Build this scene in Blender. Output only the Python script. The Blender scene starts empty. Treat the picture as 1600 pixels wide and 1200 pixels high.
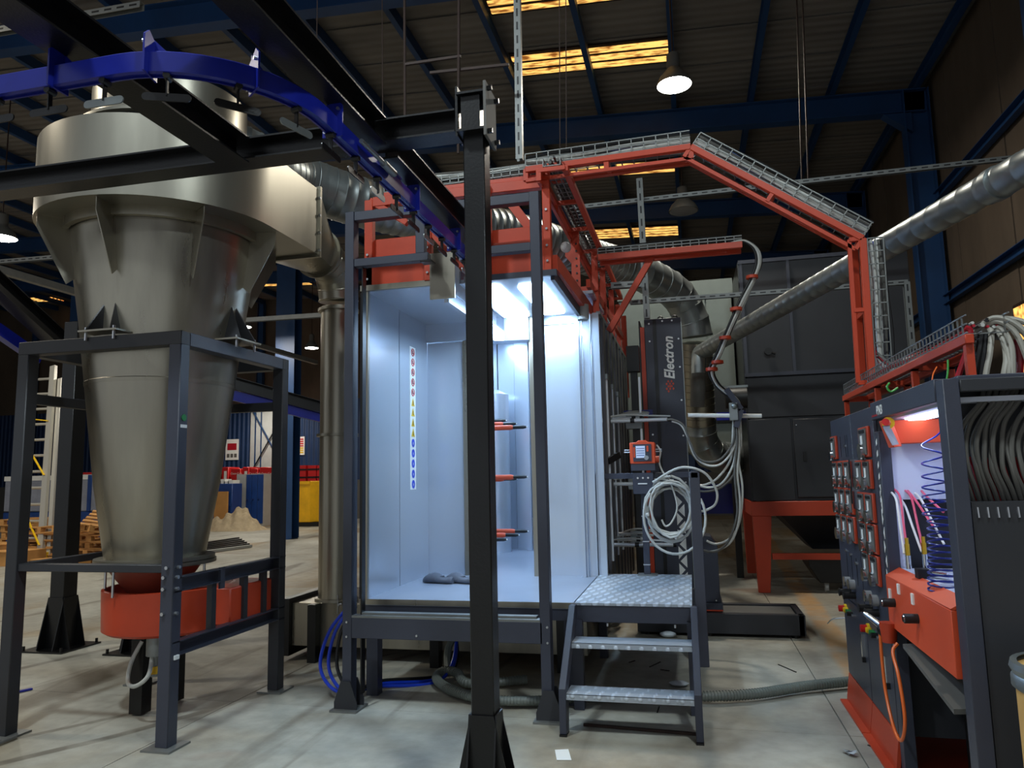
import bpy, math, random
from mathutils import Vector, Matrix
random.seed(7)
S = bpy.context.scene
COL = S.collection
V = Vector
# ---------------------------------------------------------------- camera
CM = Matrix(((0.97180838, -0.04995374, -0.2304194), (0.23478526, 0.11571559, 0.96513511), (-0.02154899, -0.99202547, 0.12418178)))
CP = V((0, 0, 1.6)); FP = 1151.0
cd = bpy.data.cameras.new('camera'); cam = bpy.data.objects.new('camera', cd); COL.objects.link(cam)
cd.sensor_width = 36; cd.lens = FP * 36 / 1600; cd.clip_end = 200; cd.clip_start = .05
R3 = Matrix((CM.col[0], -CM.col[1], -CM.col[2])).transposed()
cam.matrix_world = Matrix.Translation(CP) @ R3.to_4x4()
S.camera = cam
S.view_settings.view_transform = 'Standard'; S.view_settings.look = 'None'
S.view_settings.exposure = 0.28; S.view_settings.gamma = 1.0; S.view_settings.use_curve_mapping = False
w = bpy.data.worlds.new('world'); S.world = w; w.use_nodes = True
w.node_tree.nodes['Background'].inputs[0].default_value = (.74, .80, .86, 1)
w.node_tree.nodes['Background'].inputs[1].default_value = .45
LAMP_W = 150          # high bay lamp
BOOTH_E = 24          # booth light panels
# ---------------------------------------------------------------- measured points: a pixel's ray met with a plane of the room
def ray(x, y): return CM @ V((x - 800, y - 600, FP))
def PY(x, y, v): d = ray(x, y); return CP + d * (v / d.y)
def PX(x, y, v): d = ray(x, y); return CP + d * (v / d.x)
def PZ(x, y, v): d = ray(x, y); return CP + d * ((v - 1.6) / d.z)
def PD(x, y, v): return CP + ray(x, y) / FP * v
# ---------------------------------------------------------------- materials
def lin(c): return tuple(((u / 255) / 12.92 if u / 255 <= .04045 else ((u / 255 + .055) / 1.055) ** 2.4) for u in c) + (1,)
def mat(name, col, metal=0., rough=.5, var=0., vs=4., stretch=(1, 1, 1), bump=0., bs=60., emit=0., spec=.5, rvar=0.):
    m = bpy.data.materials.new(name); m.use_nodes = True; nt = m.node_tree; b = nt.nodes['Principled BSDF']
    b.inputs['Base Color'].default_value = lin(col); b.inputs['Metallic'].default_value = metal
    b.inputs['Roughness'].default_value = rough; b.inputs['Specular IOR Level'].default_value = spec
    L = nt.links.new
    if emit: b.inputs['Emission Color'].default_value = lin(col); b.inputs['Emission Strength'].default_value = emit
    if var or bump or rvar:
        tc = nt.nodes.new('ShaderNodeTexCoord'); mp = nt.nodes.new('ShaderNodeMapping'); mp.inputs['Scale'].default_value = stretch
        L(tc.outputs['Object'], mp.inputs['Vector'])
    if var or rvar:
        n = nt.nodes.new('ShaderNodeTexNoise'); n.inputs['Scale'].default_value = vs; n.inputs['Detail'].default_value = 6; n.inputs['Roughness'].default_value = .62
        L(mp.outputs[0], n.inputs['Vector'])
    if var:
        mr = nt.nodes.new('ShaderNodeMapRange'); mr.inputs[1].default_value = .28; mr.inputs[2].default_value = .72
        mr.inputs[3].default_value = 1 - var; mr.inputs[4].default_value = 1 + var
        L(n.outputs[0], mr.inputs[0])
        mx = nt.nodes.new('ShaderNodeVectorMath'); mx.operation = 'SCALE'; mx.inputs[0].default_value = lin(col)[:3]
        L(mr.outputs[0], mx.inputs['Scale']); L(mx.outputs[0], b.inputs['Base Color'])
    if rvar:
        r2 = nt.nodes.new('ShaderNodeMapRange'); r2.inputs[1].default_value = .3; r2.inputs[2].default_value = .7
        r2.inputs[3].default_value = max(.03, rough - rvar); r2.inputs[4].default_value = min(1, rough + rvar)
        L(n.outputs[0], r2.inputs[0]); L(r2.outputs[0], b.inputs['Roughness'])
    if bump:
        n2 = nt.nodes.new('ShaderNodeTexNoise'); n2.inputs['Scale'].default_value = bs; n2.inputs['Detail'].default_value = 4
        L(mp.outputs[0], n2.inputs['Vector']); bp = nt.nodes.new('ShaderNodeBump'); bp.inputs['Strength'].default_value = bump; bp.inputs['Distance'].default_value = .01
        L(n2.outputs[0], bp.inputs['Height']); L(bp.outputs[0], b.inputs['Normal'])
    return m
def stripes(m, axis, scale, strength, dist=.03, kind='SIN'):
    nt = m.node_tree; b = nt.nodes['Principled BSDF']; tc = nt.nodes.new('ShaderNodeTexCoord')
    wv = nt.nodes.new('ShaderNodeTexWave'); wv.bands_direction = axis; wv.wave_profile = kind; wv.inputs['Scale'].default_value = scale
    nt.links.new(tc.outputs['Object'], wv.inputs['Vector']); bp = nt.nodes.new('ShaderNodeBump'); bp.inputs['Strength'].default_value = strength; bp.inputs['Distance'].default_value = dist
    nt.links.new(wv.outputs['Fac'], bp.inputs['Height']); nt.links.new(bp.outputs[0], b.inputs['Normal']); return m
M = dict(
 dark=mat('painted_dark_grey', (56, 59, 72), 0, .42, .1, 3, bump=.08, bs=150),
 dark2=mat('painted_anthracite', (44, 45, 50), 0, .5, .14, 2),
 black=mat('black_painted_steel', (11, 11, 13), 0, .33, .3, 5, bump=.1, bs=80),
 blackm=mat('black_plastic', (16, 16, 18), 0, .45),
 orange=mat('orange_paint', (186, 62, 32), 0, .42, .1, 3, bump=.05, bs=120),
 salmon=mat('orange_plastic', (216, 80, 44), 0, .45),
 blue=mat('blue_rail_paint', (18, 30, 132), 0, .3, .15, 6),
 hblue=mat('blue_hose_plastic', (20, 60, 200), 0, .3),
 rblue=mat('blue_structure_paint', (20, 58, 102), 0, .5, .2, 1.5),
 steel=mat('brushed_stainless', (150, 146, 134), .9, .36, .08, 3, (1, 1, .12), rvar=.05),
 steel2=mat('satin_stainless', (162, 156, 142), .88, .32, .12, 2.2, (3, 3, .25), rvar=.06),
 galv=mat('galvanised_sheet', (146, 152, 152), .8, .4, .1, 7),
 zinc=mat('zinc_strut', (128, 130, 128), .6, .5, .1, 9),
 booth=mat('booth_white_panel', (196, 205, 218), .55, .24),
 boothf=mat('booth_floor_sheet', (160, 170, 188), .3, .35, .05, 2.5),
 slat=mat('side_wall_sheet', (98, 96, 98), .75, .36, .18, 4, (3, 3, .3)),
 screw=mat('bright_bolt', (205, 208, 212), 1, .3),
 chrome=mat('chrome', (220, 224, 228), 1, .14),
 lamp=mat('lamp_glow', (255, 252, 240), emit=30), led=mat('booth_light_panel', (190, 224, 255), emit=BOOTH_E),
 led2=mat('cabinet_light', (205, 222, 255), emit=10), red=mat('red_plastic', (190, 26, 26), 0, .4), yellow=mat('yellow_plastic', (232, 190, 24), 0, .45),
 green=mat('green_plastic', (24, 120, 60), 0, .4), galvd=mat('dull_galvanised', (104, 112, 108), .4, .45, .12, 3), hose3=mat('beige_grey_hose', (146, 142, 132), 0, .5), nhose=mat('navy_spiral_hose', (14, 34, 128), 0, .3), white=mat('white_plastic', (222, 224, 224), 0, .5), hose=mat('grey_hose', (190, 190, 184), 0, .42), tube=mat('aluminium_tube', (214, 218, 222), .35, .3),
 hose2=mat('dark_grey_hose', (92, 90, 86), 0, .75), rhose=mat('red_hose', (168, 24, 40), 0, .3), bhose=mat('black_cable', (20, 20, 22), 0, .45), gcab=mat('green_cable', (70, 160, 70), 0, .4),
 ocab=mat('orange_cable', (240, 110, 40), 0, .4), brass=mat('brass', (214, 170, 60), 1, .28), wood=mat('raw_pallet_wood', (176, 128, 72), 0, .75, .25, 5, (1, 6, 6)),
 card=mat('brown_cardboard', (188, 138, 78), 0, .8, .12, 3), cloth=mat('beige_sheeting', (178, 162, 134), 0, .85, .2, 6, bump=.5, bs=14),
 ladder=mat('ladder_aluminium', (186, 184, 176), .6, .42), yel2=mat('yellow_skip_paint', (222, 168, 14), 0, .5, .16, 3), skipb=mat('blue_skip_paint', (24, 62, 128), 0, .5, .2, 3),
 wrap=mat('stretch_wrap_film', (142, 146, 160), 0, .3, .2, 3, bump=.5, bs=9), lgrey=mat('light_grey_paint', (172, 174, 172), 0, .55, .08), rubber=mat('rubber', (92, 98, 112), 0, .8, .1, 20),
 gauge=mat('gauge_glass', (150, 150, 152), 0, .12), screen=mat('display_screen', (176, 190, 214), emit=.35), boxw=mat('white_card', (232, 232, 228), 0, .7),
 flex=mat('ribbed_grey_hose', (112, 118, 112), 0, .45), pglow=mat('cabinet_white_panel', (214, 220, 240), 0, .45), dred=mat('dull_red_paint', (132, 52, 38), 0, .5, .15, 4), drum=mat('drum_fibre', (206, 164, 96), 0, .7, .1, 3),
 rust=mat('rusty_hanger', (52, 36, 30), .3, .6, .3, 12), film=mat('clear_crumpled_film', (196, 204, 210), 0, .15), plink=mat('pink_red_hose', (226, 90, 120), 0, .35),
)
# floor: pale concrete with stains, tyre marks, rust-coloured patches
def floor_mat():
    m = bpy.data.materials.new('concrete_floor'); m.use_nodes = True; nt = m.node_tree; N = nt.nodes.new; L = nt.links.new; b = nt.nodes['Principled BSDF']
    g = N('ShaderNodeNewGeometry')
    def noise(s, d=5, sc=(1, 1, 1), dist=0.):
        mp = N('ShaderNodeMapping'); mp.inputs['Scale'].default_value = sc; L(g.outputs['Position'], mp.inputs['Vector'])
        n = N('ShaderNodeTexNoise'); n.inputs['Scale'].default_value = s; n.inputs['Detail'].default_value = d; n.inputs['Distortion'].default_value = dist; L(mp.outputs[0], n.inputs['Vector']); return n.outputs[0]
    def ramp(src, a, c0, e, c1):
        r = N('ShaderNodeValToRGB'); L(src, r.inputs[0]); r.color_ramp.elements[0].position = a; r.color_ramp.elements[0].color = c0; r.color_ramp.elements[1].position = e; r.color_ramp.elements[1].color = c1; return r.outputs[0]
    def mix(f, a, c, mode='MIX'):
        x = N('ShaderNodeMix'); x.data_type = 'RGBA'; x.blend_type = mode; x.clamp_result = False
        if isinstance(f, float): x.inputs[0].default_value = f
        else: L(f, x.inputs[0])
        for s, t in ((a, 6), (c, 7)):
            if isinstance(s, tuple): x.inputs[t].default_value = s
            else: L(s, x.inputs[t])
        return x.outputs[2]
    base = ramp(noise(.7, 6), .3, lin((146, 142, 130)), .72, lin((184, 184, 174)))
    base = mix(ramp(noise(.28, 4, dist=1.), .5, (0, 0, 0, 1), .66, (1, 1, 1, 1)), base, lin((150, 130, 96)))
    base = mix(.55, base, ramp(noise(9, 8), .3, (.66, .66, .66, 1), .7, (1.08, 1.08, 1.08, 1)), 'MULTIPLY')
    base = mix(ramp(noise(1.3, 7, (1.4, .16, 1), 1.2), .60, (0, 0, 0, 1), .70, (.75, .75, .75, 1)), base, lin((86, 76, 62)))
    base = mix(ramp(noise(.5, 5, (.5, 1.5, 1), .6), .64, (0, 0, 0, 1), .72, (.7, .7, .7, 1)), base, lin((112, 72, 46)))
    # rubber tyre marks and a worn yellow line, as they lie on the slab
    def band(nx, ny, c, w_, col, amt, xm=None, wob=.25):
        nonlocal base
        dt = N('ShaderNodeVectorMath'); dt.operation = 'DOT_PRODUCT'; dt.inputs[1].default_value = (nx, ny, 0); L(g.outputs['Position'], dt.inputs[0])
        nz = N('ShaderNodeMath'); nz.operation = 'MULTIPLY_ADD'; L(noise(.5, 2), nz.inputs[0]); nz.inputs[1].default_value = wob; L(dt.outputs['Value'], nz.inputs[2])
        s1 = N('ShaderNodeMath'); s1.operation = 'SUBTRACT'; L(nz.outputs[0], s1.inputs[0]); s1.inputs[1].default_value = c + wob / 2
        ab = N('ShaderNodeMath'); ab.operation = 'ABSOLUTE'; L(s1.outputs[0], ab.inputs[0])
        mr = N('ShaderNodeMapRange'); mr.inputs[1].default_value = w_ * .6; mr.inputs[2].default_value = w_; mr.inputs[3].default_value = amt; mr.inputs[4].default_value = 0; L(ab.outputs[0], mr.inputs[0]); f = mr.outputs[0]
        if xm:
            sp_ = N('ShaderNodeSeparateXYZ'); L(g.outputs['Position'], sp_.inputs[0]); m2 = N('ShaderNodeMapRange'); m2.inputs[1].default_value = xm[1]; m2.inputs[2].default_value = xm[2]; m2.inputs[3].default_value = 1 if xm[3] else 0; m2.inputs[4].default_value = 0 if xm[3] else 1; L(sp_.outputs[xm[0]], m2.inputs[0])
            mm = N('ShaderNodeMath'); mm.operation = 'MULTIPLY'; L(f, mm.inputs[0]); L(m2.outputs[0], mm.inputs[1]); f = mm.outputs[0]
        wear = N('ShaderNodeMath'); wear.operation = 'MULTIPLY'; L(f, wear.inputs[0]); L(ramp(noise(3.5, 6), .3, (.2, .2, .2, 1), .6, (1, 1, 1, 1)), wear.inputs[1]); base = mix(wear.outputs[0], base, lin(col))
    band(.893, -.45, -3.66 * 1.0 * .893 - 4.35 * .45, .05, (78, 70, 58), .75, (0, -2.6, -2.2, True))
    band(.85, -.52, -3.66 * .85 - 5.1 * .52, .035, (84, 76, 62), .6, (0, -2.6, -2.2, True))
    band(.96, -.28, -5.82 * .96 - 5.8 * .28, .06, (70, 62, 52), .7, (0, -5, -4.4, True))
    band(1, -.04, .93, .14, (196, 140, 66), .6, (1, 5.4, 6.0, False), .2)
    L(base, b.inputs['Base Color'])
    rr = N('ShaderNodeMapRange'); rr.inputs[3].default_value = .42; rr.inputs[4].default_value = .72; L(noise(3, 6), rr.inputs[0]); L(rr.outputs[0], b.inputs['Roughness'])
    bp = N('ShaderNodeBump'); bp.inputs['Strength'].default_value = .15; bp.inputs['Distance'].default_value = .01; L(noise(40, 6), bp.inputs['Height']); L(bp.outputs[0], b.inputs['Normal'])
    return m
M['floor'] = floor_mat()
M['roof'] = stripes(mat('fibre_cement_sheet', (112, 108, 104), 0, .85, .22, 1.1, (.3, 1.5, 1)), 'Y', 1.55, .35, .05)
M['sky'] = mat('lit_translucent_sheet', (255, 190, 96), 0, .8)
def sky_mat(m):
    nt = m.node_tree; b = nt.nodes['Principled BSDF']; tc = nt.nodes.new('ShaderNodeTexCoord'); n = nt.nodes.new('ShaderNodeTexNoise'); n.inputs['Scale'].default_value = 9; n.inputs['Detail'].default_value = 5
    mp = nt.nodes.new('ShaderNodeMapping'); mp.inputs['Scale'].default_value = (.5, 2, 1); nt.links.new(tc.outputs['Object'], mp.inputs[0]); nt.links.new(mp.outputs[0], n.inputs[0])
    r = nt.nodes.new('ShaderNodeValToRGB'); r.color_ramp.elements[0].position = .36; r.color_ramp.elements[0].color = lin((96, 44, 10)); r.color_ramp.elements[1].position = .56; r.color_ramp.elements[1].color = lin((255, 196, 104))
    nt.links.new(n.outputs[0], r.inputs[0]); nt.links.new(r.outputs[0], b.inputs['Emission Color']); b.inputs['Emission Strength'].default_value = 1.25
sky_mat(M['sky'])
M['wallb'] = mat('dirty_brown_wall_sheet', (84, 72, 60), 0, .85, .28, 1.2, (1, 1, .35))
M['wallblue'] = stripes(mat('blue_profiled_cladding', (20, 48, 88), 0, .6, .12, 2), 'X', 1.4, .8, .05)
# checker plate
cp = mat('aluminium_checker_plate', (176, 186, 200), .4, .36)
def checker(m):
    nt = m.node_tree; b = nt.nodes['Principled BSDF']; tc = nt.nodes.new('ShaderNodeTexCoord'); hs = []
    for a, off in ((math.pi / 4, 0), (-math.pi / 4, .018)):
        mp = nt.nodes.new('ShaderNodeMapping'); mp.inputs['Rotation'].default_value = (0, 0, a); mp.inputs['Location'].default_value = (off, 0, 0); mp.inputs['Scale'].default_value = (1, .33, 1)
        nt.links.new(tc.outputs['Object'], mp.inputs[0]); vo = nt.nodes.new('ShaderNodeTexVoronoi'); vo.inputs['Scale'].default_value = 17; vo.inputs['Randomness'].default_value = 0
        nt.links.new(mp.outputs[0], vo.inputs['Vector']); r = nt.nodes.new('ShaderNodeMapRange'); r.inputs[1].default_value = .2; r.inputs[2].default_value = .34; r.inputs[3].default_value = 1; r.inputs[4].default_value = 0
        nt.links.new(vo.outputs['Distance'], r.inputs[0]); hs.append(r.outputs[0])
    mx = nt.nodes.new('ShaderNodeMath'); mx.operation = 'MAXIMUM'; nt.links.new(hs[0], mx.inputs[0]); nt.links.new(hs[1], mx.inputs[1])
    cm = nt.nodes.new('ShaderNodeMapRange'); cm.inputs[3].default_value = .78; cm.inputs[4].default_value = 1.25; nt.links.new(mx.outputs[0], cm.inputs[0]); sc = nt.nodes.new('ShaderNodeVectorMath'); sc.operation = 'SCALE'; sc.inputs[0].default_value = lin((196, 206, 218))[:3]; nt.links.new(cm.outputs[0], sc.inputs['Scale']); nt.links.new(sc.outputs[0], b.inputs['Base Color'])
    bp = nt.nodes.new('ShaderNodeBump'); bp.inputs['Strength'].default_value = .9; bp.inputs['Distance'].default_value = .006; nt.links.new(mx.outputs[0], bp.inputs['Height']); nt.links.new(bp.outputs[0], b.inputs['Normal'])
checker(cp); M['check'] = cp
# ---------------------------------------------------------------- mesh builder
def frame(d, up=None):
    d = d.normalized(); up = V(up) if up else (V((0, 0, 1)) if abs(d.z) < .95 else V((0, 1, 0)))
    s = d.cross(up)
    if s.length < 1e-6: s = d.cross(V((1, 0, 0)))
    s.normalize(); return s, s.cross(d).normalized()
def spline(P, n=6, closed=False):
    P = [V(p) for p in P]; out = []; N = len(P)
    rng = range(N if closed else N - 1)
    for i in rng:
        if closed: a, b, c, d = P[i - 1], P[i], P[(i + 1) % N], P[(i + 2) % N]
        else: a, b, c, d = P[max(i - 1, 0)], P[i], P[i + 1], P[min(i + 2, N - 1)]
        for k in range(n):
            t = k / n; out.append(.5 * ((2 * b) + (c - a) * t + (2 * a - 5 * b + 4 * c - d) * t * t + (3 * b - a - 3 * c + d) * t ** 3))
    if not closed: out.append(P[-1])
    return out
ORG = {}
class MB:
    def __init__(s): s.v = []; s.f = []; s.pc = []
    def add(s, vs, fs):
        s.pc.append((list(vs), list(fs))); o = len(s.v); s.v += [V(p) for p in vs]; s.f += [tuple(i + o for i in f) for f in fs]; return s
    def box(s, x0, x1, y0, y1, z0, z1):
        return s.add([(x, y, z) for z in (z0, z1) for y in (y0, y1) for x in (x0, x1)], [(0, 2, 3, 1), (4, 5, 7, 6), (0, 1, 5, 4), (2, 6, 7, 3), (0, 4, 6, 2), (1, 3, 7, 5)])
    def bar(s, p, q, w, h, up=None):
        p, q = V(p), V(q); a, b = frame(q - p, up); a = a * w / 2; b = b * h / 2
        return s.add([p - a - b, p + a - b, p + a + b, p - a + b, q - a - b, q + a - b, q + a + b, q - a + b], [(0, 1, 2, 3), (4, 7, 6, 5), (0, 4, 5, 1), (1, 5, 6, 2), (2, 6, 7, 3), (3, 7, 4, 0)])
    def sect(s, poly, p, q, up=None):      # extrude a 2D outline (side, up) from p to q
        p, q = V(p), V(q); a, b = frame(q - p, up); n = len(poly)
        vs = [p + a * u + b * v for u, v in poly] + [q + a * u + b * v for u, v in poly]
        return s.add(vs, [tuple(range(n)), tuple(range(2 * n - 1, n - 1, -1))] + [(i, i + n, (i + 1) % n + n, (i + 1) % n) for i in range(n)])
    def ibeam(s, p, q, w, h, t=.012, up=None):
        W, H = w / 2, h / 2; c = t * .45
        return s.sect([(-W, -H), (W, -H), (W, -H + t), (c, -H + t), (c, H - t), (W, H - t), (W, H), (-W, H), (-W, H - t), (-c, H - t), (-c, -H + t), (-W, -H + t)], p, q, up)
    def chan(s, p, q, w, h, t=.006, up=None):   # open towards -side
        W, H = w / 2, h / 2
        return s.sect([(-W, -H), (W, -H), (W, H), (-W, H), (-W, H - t), (W - t, H - t), (W - t, -H + t), (-W, -H + t)], p, q, up)
    def prism(s, poly, vec):
        n = len(poly); vec = V(vec); P = [V(p) for p in poly]
        return s.add(P + [p + vec for p in P], [tuple(range(n)), tuple(range(2 * n - 1, n - 1, -1))] + [(i, i + n, (i + 1) % n + n, (i + 1) % n) for i in range(n)])
    def tube(s, P, r, n=8, rf=None, cap=True, closed=False):
        P = [V(p) for p in P]; vs = []; fs = []; N = len(P); a = None
        for i, p in enumerate(P):
            if closed: d = P[(i + 1) % N] - P[i - 1]
            else: d = P[min(i + 1, N - 1)] - P[max(i - 1, 0)]
            if d.length < 1e-9: d = V((0, 0, 1))
            d.normalize()
            if a is None: a, _ = frame(d)
            a = (a - d * a.dot(d)); a.normalize(); b = d.cross(a)
            rr = rf(i) if rf else r
            vs += [p + (a * math.cos(2 * math.pi * k / n) + b * math.sin(2 * math.pi * k / n)) * rr for k in range(n)]
        for i in range(N if closed else N - 1):
            j = (i + 1) % N
            fs += [(i * n + k, i * n + (k + 1) % n, j * n + (k + 1) % n, j * n + k) for k in range(n)]
        if cap and not closed: fs += [tuple(range(n - 1, -1, -1)), tuple((N - 1) * n + k for k in range(n))]
        return s.add(vs, fs)
    def cyl(s, p, q, r, n=16, r2=None):
        p, q = V(p), V(q); a, b = frame(q - p); r2 = r if r2 is None else r2
        vs = [p + (a * math.cos(2 * math.pi * k / n) + b * math.sin(2 * math.pi * k / n)) * r for k in range(n)] + [q + (a * math.cos(2 * math.pi * k / n) + b * math.sin(2 * math.pi * k / n)) * r2 for k in range(n)]
        return s.add(vs, [tuple(range(n)), tuple(range(2 * n - 1, n - 1, -1))] + [(k, k + n, (k + 1) % n + n, (k + 1) % n) for k in range(n)])
    def lathe(s, c, prof, n=32, cap=True):
        c = V(c); vs = []; fs = []
        for r, z in prof: vs += [c + V((r * math.cos(2 * math.pi * k / n), r * math.sin(2 * math.pi * k / n), z)) for k in range(n)]
        for i in range(len(prof) - 1): fs += [(i * n + k, i * n + (k + 1) % n, (i + 1) * n + (k + 1) % n, (i + 1) * n + k) for k in range(n)]
        if cap: fs += [tuple(range(n - 1, -1, -1)), tuple((len(prof) - 1) * n + k for k in range(n))]
        return s.add(vs, fs)
    def ball(s, c, r, n=10, sz=(1, 1, 1)):
        c = V(c); prof = [(math.sin(math.pi * i / n), -math.cos(math.pi * i / n)) for i in range(n + 1)]; vs = []; fs = []
        for rr, z in prof: vs += [c + V((r * sz[0] * max(rr, .001) * math.cos(2 * math.pi * k / n), r * sz[1] * max(rr, .001) * math.sin(2 * math.pi * k / n), r * sz[2] * z)) for k in range(n)]
        for i in range(n): fs += [(i * n + k, i * n + (k + 1) % n, (i + 1) * n + (k + 1) % n, (i + 1) * n + k) for k in range(n)]
        return s.add(vs, fs)
    def build(s, name, m, parent=None, loc=None, bev=0., ang=35):
        if isinstance(m, str): m = M[m]
        if name in ('bolt', 'screw', 'rivet', 'manifold_screw', 'lifting_eye', 'cable_tie', 'slot_line', 'guide_track') and len(s.pc) > 1 and parent is not None:
            for vs, fs in s.pc: o = MB().add(vs, fs).build(name, m, parent)
            return o
        if parent is not None: off = ORG[parent.name]
        elif loc is not None: off = V(loc)
        else:
            xs = [p.x for p in s.v]; ys = [p.y for p in s.v]; off = V(((min(xs) + max(xs)) / 2, (min(ys) + max(ys)) / 2, min(p.z for p in s.v)))
        me = bpy.data.meshes.new(name); me.from_pydata([p - off for p in s.v], [], s.f); me.materials.append(m)
        me.validate(); me.update()
        import bmesh
        bm = bmesh.new(); bm.from_mesh(me); bmesh.ops.recalc_face_normals(bm, faces=bm.faces[:]); bm.to_mesh(me); bm.free()
        me.shade_smooth(); me.set_sharp_from_angle(angle=math.radians(ang))
        o = bpy.data.objects.new(name, me); COL.objects.link(o)
        if parent is not None: o.parent = parent
        else: o.location = off
        ORG[o.name] = off
        if bev:
            bv = o.modifiers.new('bevel', 'BEVEL'); bv.width = bev; bv.segments = 1; bv.limit_method = 'ANGLE'; bv.angle_limit = math.radians(50)
        return o
def tag(o, label=None, cat=None, group=None, kind=None):
    if label: o['label'] = label
    if cat: o['category'] = cat
    if group: o['group'] = group
    if kind: o['kind'] = kind
    return o
def thing(name, loc, label, cat, group=None):
    o = bpy.data.objects.new(name, None); COL.objects.link(o); o.location = loc; o.empty_display_size = .1; ORG[o.name] = V(loc); return tag(o, label, cat, group)
def dup(root, loc=None, rot=None, label=None, group=None, scale=None):
    def cp(o, par):
        c = o.copy(); COL.objects.link(c); c.parent = par
        for ch in [x for x in KIDS.get(o.name, [])]: cp(ch, c)
        return c
    KIDS = {}
    for o in COL.objects:
        if o.parent: KIDS.setdefault(o.parent.name, []).append(o)
    r = cp(root, None)
    if loc is not None: r.location = loc
    if rot is not None: r.rotation_euler = rot
    if scale: r.scale = scale
    if label: r['label'] = label
    if group: r['group'] = group
    ORG[r.name] = V(r.location); return r
def bolt(mb, c, d, r=.009, l=.012):
    c = V(c); d = V(d).normalized(); mb.cyl(c, c + d * l, r, 6)
def text(body, name, m, parent, o, x, y, size, ext=.001, bold=0., shear=0., align='CENTER', sx=1.):
    """lettering: o = centre, x / y = direction of writing / of the letters' height"""
    cu = bpy.data.curves.new(name, 'FONT'); cu.body = body; cu.size = size; cu.extrude = ext; cu.offset = bold; cu.shear = shear; cu.align_x = align; cu.align_y = 'CENTER'; cu.resolution_u = 2
    ob = bpy.data.objects.new('t', cu); COL.objects.link(ob); dg = bpy.context.evaluated_depsgraph_get(); dg.update()
    me = bpy.data.meshes.new_from_object(ob.evaluated_get(dg)); COL.objects.unlink(ob); bpy.data.objects.remove(ob)
    x = V(x).normalized(); y = V(y).normalized(); z = x.cross(y); off = ORG[parent.name]
    mt = Matrix((x * sx, y, z)).transposed().to_4x4(); mt.translation = V(o) - off; me.transform(mt); me.materials.clear(); me.materials.append(M[m])
    t = bpy.data.objects.new(name, me); COL.objects.link(t); t.parent = parent; ORG[t.name] = off; return t
def hose(name, P, r, m, label, cat='hose', group=None, n=8, seg=6, smooth=True):
    o = MB().tube(spline(P, seg) if smooth else P, r, n).build(name, m); return tag(o, label, cat, group)
# ================================================================ the building
def plain(name, label=None, kind='structure', loc=(0, 0, 0)):
    o = bpy.data.objects.new(name, None); COL.objects.link(o); o.location = loc; ORG[o.name] = V(loc); return tag(o, label, None, None, kind)
fl = tag(MB().box(-34, 4.5, -4, 29, -.14, -.055).build('floor', 'bhose', loc=(0, 0, -.14)), 'pale stained concrete floor of large slabs', kind='structure')
XJ = [-34, -29.4, -24.8, -20.2, -15.6, -11, -7.2, -3.35, .85, 4.5]; YJ = [-4, .7, 5.02, 9.6, 14, 18.5, 23, 29]
for i in range(len(XJ) - 1):
    for j in range(len(YJ) - 1):
        g = .0035; dz = random.uniform(-.0015, 0)
        MB().box(XJ[i] + g, XJ[i + 1] - g, YJ[j] + g, YJ[j + 1] - g, -.05, dz).build('concrete_slab', 'floor', fl)
SL = .052
def rz(X): return 8.42 + SL * (4.2 - X)
def roofpt(x, y):
    d = ray(x, y); t = (8.42 + SL * 4.2 - 1.6) / (d.z + SL * d.x); return CP + d * t
ce = plain('ceiling', 'high roof of grey brown corrugated sheets on blue steel beams', loc=(0, 0, 8))
holes = [(-2.65, -.0, 9.55, 10.35), (-2.65, 0, 11.5, 12.2), (-2.65, 0, 16.3, 17.0), (-2.65, 0, 20.9, 21.8), (-16.6, -13.7, 25.2, 26.0), (-29, -27.6, 26.6, 27.4), (-17, -15.6, 16.9, 17.6)]
y = -4.
while y < 28.6:
    y1 = y + 1.1; x0 = -34.
    MB().prism([(x0, y, rz(x0)), (4.5, y, rz(4.5)), (4.5, y1 + .06, rz(4.5) + .03), (x0, y1 + .06, rz(x0) + .03)], (0, 0, .012)).build('roof_sheet', 'roof', ce); y = y1
for (x0, x1, y0, y1) in holes:
    n = 4 if y1 - y0 > .75 else 3; st = (y1 - y0) / n
    fr = MB().prism([(x0 - .02, y0 - .03, rz(x0) - .035), (x1 + .02, y0 - .03, rz(x1) - .035), (x1 + .02, y1 + .02, rz(x1) - .035), (x0 - .02, y1 + .02, rz(x0) - .035)], (0, 0, .03)).build('skylight', 'rust', ce)
    for k in range(n):
        a, b = y0 + k * st + .045, y0 + (k + 1) * st - .025
        MB().prism([(x0, a, rz(x0) - .04), (x1, a, rz(x1) - .04), (x1, (a + b) / 2, rz(x1) - .065), (x1, b, rz(x1) - .04), (x0, b, rz(x0) - .04), (x0, (a + b) / 2, rz(x0) - .065)][0:4] + [(x0, b, rz(x0) - .04), (x0, (a + b) / 2, rz(x0) - .065)], (0, 0, .012)).build('lit_rib', 'sky', fr)
px = 4.18
while px > -33:
    MB().chan((px, -4, rz(px) - .13), (px, 28.6, rz(px) - .13), .09, .2, .012).build('purlin', 'rblue', ce); px -= 1.385
for by in (4.1, 8.9, 13.6, 18.5, 23.3):
    MB().ibeam((4.3, by, rz(4.3) - .45), (-14.5, by, rz(-14.5) - .45), .22, .42, .02).build('roof_beam', 'rblue', ce)
    MB().ibeam((-14.5, by, rz(-14.5) - .45), (-34, by, rz(-34) - .45), .22, .42, .02).build('roof_beam', 'rblue', ce)
MB().prism([(4.05, 13.5, 7.75), (3.6, 13.5, 7.78), (4.05, 13.5, 7.4)], (0, .2, 0)).build('haunch', 'rblue', ce)
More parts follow.
